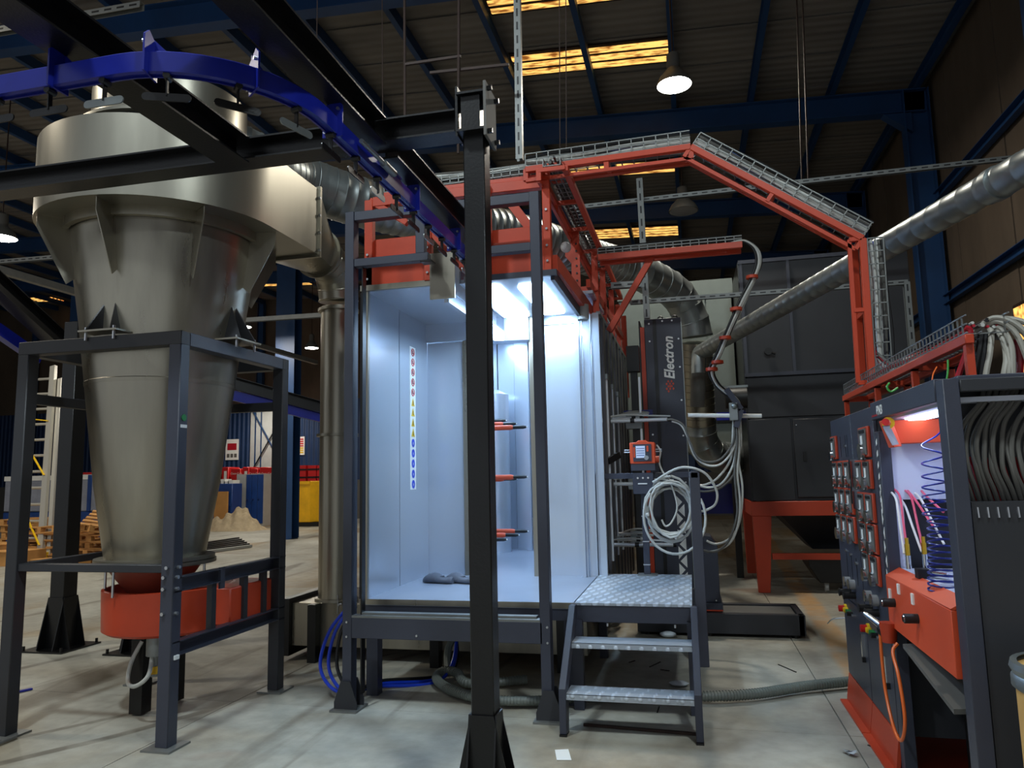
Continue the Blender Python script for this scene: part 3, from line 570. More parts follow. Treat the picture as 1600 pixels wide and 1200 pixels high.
tag(MB().bar(PY(632, 101, 5.33), PY(720, 88, 5.33), .02, .02).bar(PY(672, 114, 5.35), PY(795, 101, 5.35), .02, .02).build('tie_bar', 'rust'), 'rusty tie bars between the hanger rods', 'bar')
# ================================================================ spray booth
BX0, BX1, BY0, FZ, CZ = -2.46, -.86, 5.3, .70, 3.08
bo = thing('spray_booth', (-1.6, 7.4, 0), 'white lit powder spray booth with open front', 'booth')
ff = MB().box(BX0, BX1, BY0, 9.5, .66, FZ); ff.build('floor_panel', 'boothf', bo)
MB().box(BX0, BX1 + .02, BY0 - .012, BY0, .665, .705).build('front_trim', 'steel2', bo)
for yy in (BY0, 6.9, 8.6): MB().box(BX0, BX1, yy, yy + .08, .58, .66).build('floor_beam', 'dark', bo)
for xx in (BX0, BX1 - .08): MB().box(xx, xx + .08, BY0 + .08, 9.5, .58, .66).build('floor_beam', 'dark', bo)
for xx in (-2.44, -.93):
    for yy in (5.32, 7.0, 9.3): MB().box(xx, xx + .09, yy, yy + .09, 0, .58).build('leg', 'dark', bo)
LX = -2.44
for k, (a, b) in enumerate([(5.32, 5.98), (5.99, 6.70)]): MB().box(LX - .03, LX, a, b - .004, FZ, CZ).build('left_wall_panel', 'booth', bo)
MB().box(LX - .02, LX + .02, BY0 - .015, BY0 + .02, FZ, CZ).build('edge_trim', 'steel2', bo)
MB().box(LX - .06, LX - .025, BY0 + .02, BY0 + .06, FZ, CZ).build('edge_trim', 'black', bo)
MB().box(LX, -2.08, 6.70, 6.74, FZ, 2.9).build('left_return_panel', 'booth', bo); MB().box(LX, -1.78, 6.66, 6.74, 2.904, CZ).build('header_panel', 'booth', bo)
MB().box(-2.08, -2.03, 6.68, 6.78, FZ, 2.9).build('opening_jamb', 'steel2', bo)
MB().box(-1.42, -1.37, 6.66, 6.78, FZ, CZ).build('opening_jamb', 'steel2', bo)
MB().box(-1.37, -.98, 6.70, 6.74, FZ, 3.04).build('right_return_panel', 'booth', bo); MB().box(-1.37, -.98, 6.68, 6.7, 3.0, CZ).build('header_panel', 'booth', bo)
MB().box(-.95, -.92, BY0, 6.66, CZ - .03, CZ + .05).build('ceiling_trim', 'dark', bo)
MB().box(LX, -1.80, BY0, 6.7, CZ, CZ + .03).build('ceiling_panel', 'booth', bo); MB().box(-1.66, -.93, BY0, 6.7, CZ, CZ + .03).build('ceiling_panel', 'booth', bo)
for xx in (-1.80, -1.66): MB().box(xx - .006, xx + .006, BY0, 6.9, CZ - .0, CZ + .26).build('slot_side', 'booth', bo)
MB().box(-1.84, -1.80, BY0 + .15, 6.7, CZ - .10, CZ).build('slot_lip', 'booth', bo)
MB().box(BX0 - .02, -1.84, BY0 - .03, BY0, CZ - .0, CZ + .045).build('ceiling_trim', 'steel2', bo); MB().box(-1.62, -.9, BY0 - .03, BY0, CZ - .0, CZ + .045).build('ceiling_trim', 'dark', bo)
MB().box(-1.86, -1.66, 5.17, 5.18, 2.94, 3.30).build('brush_plate', 'steel2', bo)
def light(cx, w_, y0, y1, z):
    f = MB(); n = 6; out = []; r = .06; w2 = w_ / 2
    for (sx, sy, a0) in ((1, 1, 0), (-1, 1, 90), (-1, -1, 180), (1, -1, 270)):
        for k in range(n + 1):
            a = math.radians(a0 + 90 * k / n); out.append((cx + sx * (w2 - r) + r * math.cos(a), (y1 - r if sy > 0 else y0 + r) + r * math.sin(a), z - .012))
    return MB().prism(out, (0, 0, .011)).build('light_panel', 'led', bo)
light(-1.50, .24, 5.42, 6.58, CZ); light(-1.15, .21, 5.48, 6.56, CZ)
MB().box(-1.64, -1.41, 6.60, 6.64, 2.86, CZ).build('downstand_box', 'booth', bo)
# spray chamber behind the opening
MB().box(-2.62, -2.58, 6.76, 9.3, FZ, 3.3).build('chamber_left_wall', 'booth', bo)
for k, xx in enumerate((-2.58, -2.36, -2.14, -1.95, -1.6, -1.2)): MB().box(xx, [-2.36, -2.14, -1.95, -1.6, -1.2, -.82][k] - .01, 9.1 + (k % 2) * .03, 9.16 + (k % 2) * .03, FZ, 3.3).build('chamber_end_panel', 'booth', bo)
for k in range(3): MB().box(-2.58, -1.85, 6.8 + k * .78, 7.57 + k * .78, 3.3, 3.33).build('chamber_ceiling', 'booth', bo); MB().box(-1.66, -.82, 6.8 + k * .78, 7.57 + k * .78, 3.3, 3.33).build('chamber_ceiling', 'booth', bo)
light(-2.2, .22, 7.3, 8.8, 3.3); light(-1.25, .22, 7.3, 8.8, 3.3)
MB().cyl((-2.3, 8.75, FZ), (-2.3, 8.75, 2.6), .16, 28).cyl((-2.3, 8.75, 2.6), (-2.3, 8.75, 2.66), .15, 28, .04).build('extraction_column', 'booth', bo)
MB().box(-1.98, -1.92, 8.9, 8.96, FZ, 2.9).build('chamber_rib', 'booth', bo)
# right corner column of folded strips, then ribbed side wall with gun slots
for (a, b, yy) in ((-.98, -.945, 6.62), (-.942, -.925, 6.66), (-.92, -.865, 6.70), (-.86, -.845, 6.66), (-.84, -.82, 6.70), (-.815, -.76, 6.66)):
    MB().box(a, b, yy, yy + .06, FZ, CZ).build('corner_strip', 'booth', bo)
MB().cyl((-.90, 6.66, 3.02), (-.90, 6.66, 3.16), .055, 24).build('end_cap', 'lgrey', bo)
MB().box(-.79, -.75, 6.74, 9.6, 3.08, 3.11).build('side_rail', 'galv', bo)
yy = 6.76; k = 0
while yy < 9.5:
    w_ = .165
    MB().box(-.80 + (k % 2) * .025, -.775 + (k % 2) * .025, yy, yy + w_, FZ - .3, 3.08).build('side_panel', 'slat', bo); yy += .18; k += 1
for k, (yy, zt) in enumerate(((7.0, 2.50), (7.52, 2.46), (8.05, 2.44))):
    MB().box(-.75, -.735, yy, yy + .04, .80, zt).build('gun_slot_trim', 'tube', bo); MB().box(-.752, -.73, yy - .03, yy + .08, zt, zt + .05).build('slot_cap', 'galv', bo)
MB().bar((-.75, 6.95, 1.72), (-.66, 7.1, 1.78), .03, .06).build('door_handle', 'blackm', bo)
# orange top structure of the booth
def ob(x0, x1, y0, y1, z0, z1, nm='header_board', m_='orange'): return MB().box(x0, x1, y0, y1, z0, z1).build(nm, m_, bo, bev=.004)
ob(-2.46, -1.90, BY0, BY0 + .04, 3.13, 3.36); ob(-2.46, -1.92, BY0 + .05, BY0 + .09, 3.30, 3.52)
ob(-1.41, -.99, BY0, BY0 + .04, 3.13, 3.38); ob(-1.41, -.99, BY0 + .05, BY0 + .09, 3.3, 3.5)
ob(-1.00, -.94, BY0, BY0 + .06, 3.1, 3.84, 'corner_upright'); ob(-2.46, -2.39, BY0, BY0 + .06, 3.1, 3.84, 'corner_upright')
ob(-2.39, -1.0, BY0, BY0 + .06, 3.78, 3.86, 'top_beam'); ob(-1.94, -1.88, BY0 - .04, BY0 + .02, 3.12, 3.52, 'hanger_plate'); ob(-1.44, -1.40, BY0 - .04, BY0 + .02, 3.1, 3.84, 'hanger_plate')
m = MB()
for z in (3.2, 3.32, 3.45, 3.6): bolt(m, (-.97, BY0, z), (0, -1, 0), .01, .012)
for z in (3.18, 3.28, 3.38): bolt(m, (-1.91, BY0 - .04, z), (0, -1, 0), .01, .012); bolt(m, (-2.43, BY0, z), (0, -1, 0), .01, .012)
m.build('bolt', 'screw', bo)
MB().bar((-2.42, 5.33, 3.84), (-2.1, 5.33, 3.62), .05, .05).build('knee_brace', 'orange', bo, bev=.003); MB().bar((-1.05, 5.4, 3.4), (-1.28, 5.4, 3.74), .07, .07).build('knee_brace', 'orange', bo)
MB().bar((-1.88, 5.3, 3.5), (-1.62, 5.3, 3.18), .05, .04).build('knee_brace', 'orange', bo)
MB().bar((-.93, 5.36, 3.2), (-.84, 9.7, 3.2), .05, .12).build('side_beam', 'orange', bo); MB().bar((-.86, 6.8, 3.4), (-.80, 9.7, 3.4), .04, .08).build('side_beam', 'orange', bo)
for yy in (7.1, 7.8, 8.7, 9.5):
    MB().box(-.86, -.80, yy, yy + .04, 3.14, 3.80).build('side_upright', 'orange', bo, bev=.003); MB().bar((-1.3, yy, 3.42), (-.8, yy, 3.42), .04, .05).build('cross_piece', 'orange', bo)
hk = MB().prism([(-.985, 6.6, 3.86), (-.905, 6.6, 3.86), (-.905, 6.6, 3.16), (-.99, 6.6, 3.16), (-1.07, 6.6, 3.24), (-1.07, 6.6, 3.28), (-.985, 6.6, 3.36), (-.985, 6.6, 3.55), (-1.04, 6.6, 3.62), (-1.04, 6.6, 3.68), (-.985, 6.6, 3.72)], (0, .012, 0)).build('hook_bracket', 'orange', bo)
m = MB(); [m.cyl((-.935, 6.598, z), (-.935, 6.59, z), .009, 8) for z in (3.24, 3.31, 3.38, 3.45, 3.52, 3.59, 3.66, 3.73)]; tag(m.build('bolt_holes', 'bhose', hk), kind='stuff')
MB().ball((-.93, 5.95, 3.5), .045, 10, (1, 1.3, 1)).build('warning_lamp', 'white', bo)
MB().bar((-.78, 9.8, 3.7), (-.78, 9.8, 2.6), .07, .07).build('end_upright', 'orange', bo)
# strip of warning signs on the left wall
sgn = MB().box(LX, LX + .002, 6.23, 6.37, 1.50, 2.80).build('warning_strip', 'boxw', bo)
zz = 2.75
for k in range(14):
    c = V((LX + .003, 6.30, zz - k * .0925 + .0)); r = .038; m = MB()
    if k < 5:
        m.tube([c + V((0, r * .85 * math.cos(a), r * .85 * math.sin(a))) for a in [2 * math.pi * i / 20 for i in range(20)]], .005, 4, closed=True); m.bar(c + V((0, -.025, .025)), c + V((0, .025, -.025)), .004, .008, up=(1, 0, 0)); m.build('prohibition_sign', 'red', sgn)
        MB().box(c.x - .001, c.x + .001, 6.292, 6.308, c.z - .014, c.z + .014).build('pictogram', 'blackm', sgn)
    elif k < 9:
        m.prism([c + V((0, -.042, -.034)), c + V((0, .042, -.034)), c + V((0, 0, .04))], (.001, 0, 0)).build('warning_sign', 'yellow', sgn)
        MB().prism([c + V((.0015, -.008, -.024)), c + V((.0015, .008, -.024)), c + V((.0015, .003, .016)), c + V((.0015, -.003, .016))], (.001, 0, 0)).build('pictogram', 'blackm', sgn)
    else:
        m.cyl(c, c + V((.001, 0, 0)), r, 20).build('mandatory_sign', 'hblue', sgn)
        MB().box(c.x, c.x + .0015, 6.294, 6.306, c.z - .014, c.z + .008).build('pictogram', 'boxw', sgn)
# slippers
def slipper(x, y, ang, label):
    t = thing('slipper', (x, y, FZ), label, 'slipper', None); vs = []; rings = [(0, .03, .05), (.02, .04, .06), (.05, .046, .05), (.09, .047, .05), (.14, .05, .062), (.18, .055, .07), (.23, .056, .062), (.27, .045, .045), (.295, .02, .028)]
    n = 14; fs = []
    for (u, w_, h) in rings:
        for k in range(n): a = 2 * math.pi * k / n; vs.append((w_ * math.cos(a), u, max(0, h / 2 + h / 2 * math.sin(a) * (1.55 if math.sin(a) > 0 and u > .10 else 1))))
    for i in range(len(rings) - 1): fs += [(i * n + k, i * n + (k + 1) % n, (i + 1) * n + (k + 1) % n, (i + 1) * n + k) for k in range(n)]
    fs += [tuple(range(n - 1, -1, -1)), tuple(range((len(rings) - 1) * n, len(rings) * n))]
    R = Matrix.Rotation(ang, 3, 'Z'); off = V((x, y, FZ + .002))
    MB().add([R @ V(p) + off for p in vs], fs).build('clog_body', 'rubber', t, ang=60)
    b = [R @ V((.048 * math.cos(a), .15 - .06 * (1 - abs(math.cos(a))) - .0, .03 + .03 * math.sin(a))) + off for a in [math.pi * i / 8 for i in range(9)]]
    MB().tube(b, .006, 6).build('heel_strap', 'rubber', t)
slipper(-2.02, 6.14, 1.35, 'grey rubber clog on the booth floor, the left one'); slipper(-1.84, 6.14, 1.2, 'grey rubber clog on the booth floor, the right one by the post')
# ================================================================ portal frame in front of the booth
pf = thing('portal_frame', (-1.7, 5.0, 0), 'dark grey portal frame bolted before the booth front', 'frame')
def pb(*a, nm='rail', m_='dark'): return MB().box(*a).build(nm, m_, pf, bev=.003)
for (a, b) in ((-2.46, -2.39), (-1.03, -.96)): pb(a, b, 4.96, 5.05, .012, 3.62, nm='upright')
MB().box(-2.34, -2.33, 5.0, 5.06, .1, 3.2).build('guide_strip', 'black', pf)
for z0, z1, xa, xb in ((3.55, 3.62, -2.39, -1.015), (3.19, 3.25, -2.39, -1.80), (3.19, 3.25, -1.42, -1.015)): pb(xa, xb, 4.97, 5.04, z0, z1)
for xa in (-1.90, -1.50): pb(xa, xa + .07, 4.975, 5.035, 3.25, 3.55, nm='stub_post')
pb(-1.86, -1.77, 4.96, 5.05, 3.175, 3.19, nm='bracket', m_='black')
pb(-2.39, -1.015, 4.96, 5.03, .49, .63, nm='lower_beam'); MB().box(-2.39, -1.015, 4.962, 5.03, .63, .645).build('guide_track', 'zinc', pf); MB().box(-2.34, -1.06, 5.0, 5.06, .645, .66).build('guide_track', 'zinc', pf)
m = MB(); [bolt(m, (x, 4.96, z), (0, -1, 0), .008, .008) for x, z in ((-2.425, .6), (-2.425, .5), (-1.9, .52), (-.98, .6), (-.98, .5), (-2.425, .16), (-.98, .16))]; m.build('bolt', 'screw', pf)
for x in (-2.425, -.98):
    for yy in (4.94, 5.055): MB().prism([(x - .035, yy, .2), (x + .035, yy, .2), (x + .085, yy, .06), (x + .085, yy, .014), (x - .085, yy, .014), (x - .085, yy, .06)], (0, .012, 0)).build('foot_gusset', 'dark2', pf)
    MB().box(x - .1, x + .1, 4.9, 5.1, 0, .014).build('foot_plate', 'zinc', pf)
for k in range(3): tag(MB().tube(spline([V((-2.6 + .03 * k, 5.35, .64)), V((-2.74 + .05 * k, 5.3, .45)), V((-2.78 + .07 * k, 5.25, .2)), V((-2.6 + .06 * k, 5.2, .05)), V((-2.4, 5.45, .03 + .02 * k)), V((-2.0, 5.75 + .1 * k, .02)), V((-1.95, 6.0, .3)), V((-2.1, 6.15, .55))], 8), .013, 8).build('air_hose', 'hblue' if k < 2 else 'bhose'), ['blue air hose looping beside the left portal foot, outer one', 'blue air hose looping beside the left portal foot, inner one', 'black hose looping behind the left portal foot'][k], 'hose')
# ================================================================ steps with checker plate
sp = thing('access_steps', (-.44, 5.3, 0), 'grey steps with aluminium checker plate treads and platform', 'steps')
SX0, SX1 = -.84, -.04
MB().box(SX0, SX1, 5.26, 6.78, .695, .712).build('platform_plate', 'check', sp)
MB().box(SX0, SX1, 5.27, 5.33, .58, .695).build('platform_beam', 'dark', sp, bev=.003)
for x in (SX0, SX1 - .05): MB().box(x, x + .05, 5.33, 6.78, .6, .695).build('platform_beam', 'dark', sp)
MB().box(SX0, SX1, 6.72, 6.78, .6, .695).build('platform_beam', 'dark', sp)
for s_, x in ((0, SX0 - .03), (1, SX1 - .01)):
    MB().prism([(x, 4.71, .012), (x, 4.80, .012), (x, 4.83, .26), (x, 5.26, .63), (x, 5.30, .70), (x, 5.19, .705), (x, 4.71, .28)], (.045, 0, 0)).build('stringer', 'dark', sp, bev=.003)
    MB().box(x - .0, x + .045, 4.7, 4.8, 0, .012).build('foot', 'blackm', sp)
    for yy in (5.24, 6.7): MB().box(x + (.01 if s_ == 0 else -.03), x + (.08 if s_ == 0 else .03), yy, yy + .07, 0, .6).build('leg', 'dark', sp)
for (y0, z) in ((4.72, .25), (4.99, .50)):
    MB().box(SX0 + .015, SX1 - .01, y0, y0 + .20, z - .003, z).box(SX0 + .015, SX1 - .01, y0, y0 + .004, z - .035, z).box(SX0 + .015, SX1 - .01, y0 + .196, y0 + .2, z - .035, z).build('tread', 'check', sp)
def hr(p, q, w_=.05, h_=.05, nm='handrail'): return MB().bar(p, q, w_, h_).build(nm, 'dark', sp, bev=.003)
hr((.02, 5.32, .30), (.02, 5.32, 1.60), .07, .06, 'handrail_post'); hr((.02, 5.29, 1.585), (.02, 6.8, 1.585)); hr((.045, 6.76, 1.58), (-.87, 6.76, 1.58)); hr((-.845, 6.76, .71), (-.845, 6.76, 1.555), .05, .05, 'handrail_post'); hr((.02, 6.76, .3), (.02, 6.76, 1.56), .05, .05, 'handrail_post')
m = MB(); bolt(m, (-.62, 5.30, .57), (0, 0, -1), .008, .02); bolt(m, (-.16, 5.30, .57), (0, 0, -1), .008, .02); m.build('bolt', 'screw', sp)
# ================================================================ reciprocator tower
rt = thing('reciprocator', (-.23, 8.0, 0), 'dark grey reciprocator tower lettered in white beside the booth', 'machine')
MB().box(-.41, -.03, 7.85, 8.3, .25, 3.23).build('tower_body', 'dark', rt, bev=.004); MB().box(-.455, -.412, 7.86, 8.28, .25, 3.15).build('side_stripe', 'orange', rt); MB().box(-.47, -.455, 7.86, 8.3, .25, 3.22).build('side_cover', 'black', rt)
MB().box(-.32, -.285, 7.838, 7.85, .3, 3.22).build('cable_channel', 'blackm', rt); MB().box(-.03, -.022, 7.84, 8.3, .25, 3.22).build('edge_strip', 'galv', rt)
m = MB(); [bolt(m, (x, 7.85, z), (0, -1, 0), .01, .005) for x, z in ((-.36, 3.18), (-.22, 3.2), (-.12, 3.2), (-.36, 2.99), (-.06, 3.0), (-.06, 2.7), (-.06, 2.35), (-.06, 1.98), (-.37, 2.0), (-.37, 1.4), (-.06, 1.5))]; m.build('screw', 'screw', rt)
m = MB()
for x in (-.24, -.09): m.tube([V((x + .03 * math.cos(a), 7.95, 3.24 + .03 * math.sin(a))) for a in [2 * math.pi * i / 14 for i in range(14)]], .008, 6, closed=True)
m.build('lifting_eye', 'blackm', rt)
text('Electron', 'lettering', 'boxw', rt, (-.165, 7.847, 2.80), (0, 0, 1), (-1, 0, 0), .145, bold=.004, shear=.25, sx=.92)
m = MB(); c = V((-.17, 7.846, 2.50))
for (i, j) in [(0, 1), (0, -1), (1, 0), (-1, 0), (1, 2), (-1, -2), (2, 1), (-2, -1), (2, -1), (-1, 2), (0, 0), (-2, 1)]:
    p = c + V((i * .017 , 0, j * .026)); m.prism([p + V((.011, 0, 0)), p + V((0, 0, .016)), p + V((-.011, 0, 0)), p + V((0, 0, -.016))], (0, -.002, 0))
m.build('diamond_emblem', 'orange', rt)
for k in range(12):
    z = .30 + k * .085; a = (-.165, 7.846, z) ; b = (-.065, 7.846, z)
    MB().prism([(-.165, 7.848, z), (-.165, 7.848, z + .13), (-.105, 7.848, z + .065)] if k % 2 else [(-.085, 7.848, z), (-.085, 7.848, z + .13), (-.15, 7.848, z + .065)], (0, -.002, 0)).build('triangle_mark', 'boxw', rt)
rb = MB().prism([(.0, 7.86, .3), (.22, 7.86, .3), (.22, 7.86, .86), (.16, 7.86, .95), (.0, 7.86, .97)], (0, .4, 0)).build('drive_housing', 'dark', rt, bev=.004)
MB().box(.0, .24, 7.8, 8.3, .24, .30).build('carriage_plate', 'dark', rt); MB().box(.0, .24, 7.8, 7.81, .225, .24).build('carriage_edge', 'orange', rt)
m = MB(); bolt(m, (.18, 7.86, .32), (0, -1, 0), .008, .006); bolt(m, (.04, 7.86, .9), (0, -1, 0), .008, .006); m.build('screw', 'screw', rt)
tr = thing('carriage_track', (.5, 8, 0), 'low dark floor track extending right of the reciprocator', 'track')
MB().box(-.6, .98, 7.7, 7.78, .03, .22).box(-.6, .98, 8.28, 8.36, .03, .22).box(.93, .99, 7.7, 8.36, .03, .22).box(-.6, .95, 7.78, 8.28, .03, .12).build('track_frame', 'dark2', tr, bev=.003)
MB().box(-.55, .92, 7.79, 8.27, .195, .205).build('cover_plate', 'hose2', tr)
for x, y in ((.9, 7.75), (.9, 8.3), (.1, 7.75), (-.5, 7.75)): MB().cyl((x, y, 0), (x, y, .03), .03, 12).build('levelling_foot', 'blackm', tr)
mp = thing('black_mast', (-.53, 7.8, 0), 'black mast between the ribbed booth wall and the tower', 'mast')
MB().box(-.57, -.50, 7.75, 7.82, 0, 2.9).build('shaft', 'black', mp); MB().box(-.60, -.47, 7.7, 7.85, 2.66, 2.93).build('head', 'blackm', mp); MB().box(-.66, -.36, 7.8, 7.84, 2.2, 2.26).build('cross_arm', 'blue', mp); MB().box(-.49, -.47, 7.73, 7.75, .6, 2.6).build('guide_rod', 'screw', mp)
# gun bars piercing the side wall
gi = 0
for (z, ys) in ((2.12, (7.35, 7.55, 7.75)), (1.5, (7.4,)), (.92, (7.3, 7.5, 7.7))):
    for k, yy in enumerate(ys):
        t = thing('gun_bar', (-.5, yy, z + k * .035), 'silver gun bar reaching from the side slots to the tower, ' + {2.12: 'upper level', 1.5: 'middle level', .92: 'lower level'}[z] + ('' if len(ys) == 1 else (' nearest', ' middle one', ' farthest')[k]), 'gun bar')
        L1 = -.17 if k == 0 else -.45
        MB().cyl((-.82, yy, z + k * .035), (L1, yy, z + k * .035), .019, 14).build('tube', 'tube', t)
        MB().cyl((-.56, yy, z + k * .035), (-.52, yy, z + k * .035), .024, 12).cyl((L1 - .03, yy, z + k * .035), (L1, yy, z + k * .035), .022, 12).build('cable_tie', 'blackm', t)
        MB().tube(spline([(-.82, yy, z + .04), (-.6, yy, z + .06 + k * .03), (-.4, yy, z + .045 + k * .03), (L1, yy, z + .03 + k * .03)], 5), .009, 6).build('powder_line', 'hose', t)
        gi += 1
    MB().box(-.63, -.47, 7.68, 7.8, z - .06, z + .1).build('gun_clamp', 'galv', mp)
# spray guns inside
lab = {0: 'upper', 1: 'middle', 2: 'lower'}
for lv, arr in enumerate((((824, 667, 7.5), (808, 662, 7.8), (792, 657, 8.1)), ((825, 745, 7.5), (809, 748, 7.8), (792, 749, 8.1)), ((826, 830, 8.1), (812, 836, 7.8), (793, 843, 7.5)))):
    for k, (px_, py_, yg) in enumerate(arr):
        tp_ = PY(px_, py_, yg); x, y, zz = tp_.x - .062, tp_.y, tp_.z; t = thing('spray_gun', (x - .2, y, zz), 'orange spray gun with black nozzle inside the booth, %s level, %s' % (lab[lv], ('tip farthest right', 'tip in the middle', 'tip farthest left')[k]), 'spray gun')
        MB().cyl((x - .75, y, zz), (x - .12, y, zz), .027, 16).cyl((x - .12, y, zz), (x - .09, y, zz), .027, 16, .02).build('body', 'salmon', t)
        MB().cyl((x - .09, y, zz), (x + .02, y, zz), .019, 14).cyl((x + .02, y, zz), (x + .05, y, zz), .019, 14, .012).build('nozzle', 'blackm', t)
        MB().cyl((x + .05, y, zz), (x + .062, y, zz), .007, 8).build('electrode_tip', 'boxw', t)
        MB().tube(spline([(x - .3, y, zz - .035), (x - .5, y, zz - .06), (x - .8, y, zz - .05)], 5), .008, 6).build('air_line', 'white', t)
# ================================================================ gun controller on its stand
gc = thing('gun_controller', (-.41, 6.72, .71), 'orange gun control box on a post above the platform', 'controller')
MB().box(-.445, -.39, 6.70, 6.75, .712, 1.42).build('post', 'dark', gc, bev=.003); MB().box(-.5, -.33, 6.65, 6.8, .712, .722).build('base_plate', 'zinc', gc)
MB().prism([(-.52, 6.60, 1.685), (-.30, 6.60, 1.685), (-.30, 6.60, 1.87), (-.36, 6.60, 1.875), (-.38, 6.60, 1.89), (-.44, 6.60, 1.89), (-.46, 6.60, 1.875), (-.52, 6.60, 1.87)], (0, .2, 0)).build('housing', 'salmon', gc, bev=.006)
dp = MB().box(-.49, -.33, 6.592, 6.6, 1.705, 1.855).build('front_plate', 'dark', gc); MB().box(-.465, -.385, 6.588, 6.592, 1.735, 1.84).build('display', 'screen', dp)
MB().cyl((-.375, 6.592, 1.735), (-.375, 6.572, 1.735), .02, 18).build('knob', 'gauge', dp); MB().box(-.372, -.355, 6.588, 6.592, 1.79, 1.84).build('indicator_strip', 'salmon', dp); MB().box(-.485, -.472, 6.588, 6.592, 1.74, 1.83).build('indicator_strip', 'salmon', dp)
m = MB(); [m.box(-.46, -.39, 6.586, 6.588, z, z + .005) for z in (1.755, 1.775, 1.795, 1.815)]; m.build('display_rows', 'skip' if False else 'skipb', dp)
for s_ in (-1, 1): MB().tube([V((-.41 + s_ * .11, 6.68, 1.81)), V((-.41 + s_ * .165, 6.68, 1.81)), V((-.41 + s_ * .165, 6.68, 1.79)), V((-.41 + s_ * .11, 6.68, 1.79))], .006, 6).build('side_handle', 'screw', gc)
MB().box(-.515, -.305, 6.61, 6.8, 1.625, 1.685).build('base_housing', 'dark', gc)
tb = MB().box(-.505, -.325, 6.62, 6.78, 1.42, 1.605).build('terminal_box', 'dark', gc, bev=.004)
for (x, z) in ((-.46, 1.56), (-.415, 1.56), (-.37, 1.56)): MB().cyl((x, 6.62, z), (x, 6.612, z), .009, 10).build('socket', 'chrome', tb)
MB().box(-.46, -.38, 6.616, 6.62, 1.505, 1.515).build('label_line', 'boxw', tb)
MB().cyl((-.3, 6.68, 1.72), (-.27, 6.68, 1.72), .03, 12).build('gland', 'salmon', gc)
for (z) in (.8, 1.0, 1.22): MB().box(-.448, -.387, 6.697, 6.753, z, z + .008).build('zip_tie', 'screw', gc)
# coil of grey hose hanging on the handrail
cc = V((-.19, 6.62, 1.28)); hcl = thing('hose_coil', (cc.x, cc.y, 1.0), 'coil of pale grey hose hanging in front of the tower', 'hose')
P = []
for i in range(7 * 16 + 1):
    a = 2 * math.pi * i / 16 + 1.5; t_ = i / 112; P.append(cc + V(((.19 + .03 * math.sin(i * .31)) * math.cos(a) + .015 * math.sin(i * .17), .05 * math.sin(i * .09), (.23 + .035 * math.sin(i * .23 + 1)) * math.sin(a) + .03 * math.cos(i * .11))))
MB().tube(P, .0105, 8).build('coiled_hose', 'hose', hcl)
P = [cc + V((-.19 + .02 * math.cos(i), -.05, 0)) for i in range(0)]
P = [cc + V((.26 * math.cos(a) + .03, -.05, .31 * math.sin(a) - .06)) for a in [2.4 + 4.4 * i / 24 for i in range(25)]]
MB().tube(P, .011, 8).build('outer_loop', 'hose', hcl)
m = MB()
for a in (.4, 1.9, 3.3, 4.9): p = cc + V((.2 * math.cos(a), -.01, .24 * math.sin(a))); m.ball(p, .017, 8, (1, 1.6, 1))
m.build('tape_wrap', 'boxw', hcl)
hose('big_loop_hose', [V((-.33, 6.6, 1.52)), V((-.1, 6.55, 1.64)), V((.1, 6.55, 1.6)), V((.2, 6.6, 1.45)), V((.19, 6.62, 1.33)), V((.1, 6.65, 1.27)), V((.02, 6.7, 1.26))], .011, 'hose', 'pale grey hose looping right of the handrail post')
hose('controller_cable', [PY(1026, 695, 6.68), PY(1032, 706, 6.68), PY(1030, 722, 6.68), PY(1036, 738, 6.66), PY(1046, 750, 6.64), PY(1058, 790, 6.62), PY(1050, 815, 6.62), PY(1040, 822, 6.62), PY(1034, 812, 6.62)], .008, 'hose', 'cable dropping from the orange control box into the coil')
# ================================================================ cable gantry
def tray(name, A, B, wv, label, post_n=0, h=.06, step=.11, mesh_m='zinc', side=None, wr_=.0035):
    """wire mesh tray from A to B, wv = its width vector"""
    A, B, wv = V(A), V(B), V(wv); t = thing(name, (A + B) / 2, label, 'cable tray'); d = (B - A); L = d.length; d.normalize(); up = wv.normalized().cross(d)
    if up.z < 0 or (abs(up.z) < .2 and side is not None): up = -up if up.z < 0 else up
    if side is not None: up = V(side)
    m = MB(); c = A - wv / 2
    for k in range(4): m.bar(c + wv * k / 3, c + wv * k / 3 + d * L, wr_ * 2, wr_ * 2)
    for s_ in (0, 1):
        for z in (h * .5, h): m.bar(c + wv * s_ + up * z, c + wv * s_ + up * z + d * L, wr_ * 2, wr_ * 2)
    k = 0
    while k <= L:
        p = c + d * k; m.bar(p, p + wv, wr_ * 2, wr_ * 2, up=up); m.bar(p, p + up * h, wr_ * 2, wr_ * 2, up=wv); m.bar(p + wv, p + wv + up * h, wr_ * 2, wr_ * 2, up=wv); k += step
    tag(m.build('wire_mesh', mesh_m, t), kind='stuff'); return t, d, up, L
def ladder(t, A, B, wv, sz, rung, drop, m_='orange', legs=True):
    """orange U frame: two long beams, rungs between, a lower chord on the visible side"""
    A, B, wv = V(A), V(B), V(wv); d = (B - A); L = d.length; d.normalize(); drop = V(drop)
    for s_ in (-.5, .5): MB().bar(A + wv * s_, B + wv * s_, sz, sz, up=-drop).build('long_beam', m_, t, bev=.003)
    MB().bar(A - wv * .5 + drop, B - wv * .5 + drop, sz * .55, sz * .55, up=-drop).build('lower_chord', m_, t)
    k = 0.0; n = max(1, round(L / rung))
    for i in range(n + 1):
        p = A + d * (L * i / n); MB().bar(p - wv * .5, p + wv * .5, sz * .7, sz * .7, up=-drop).build('rung', m_, t); MB().bar(p - wv * .5, p - wv * .5 + drop, sz * .8, sz * .6).build('web_post', m_, t)
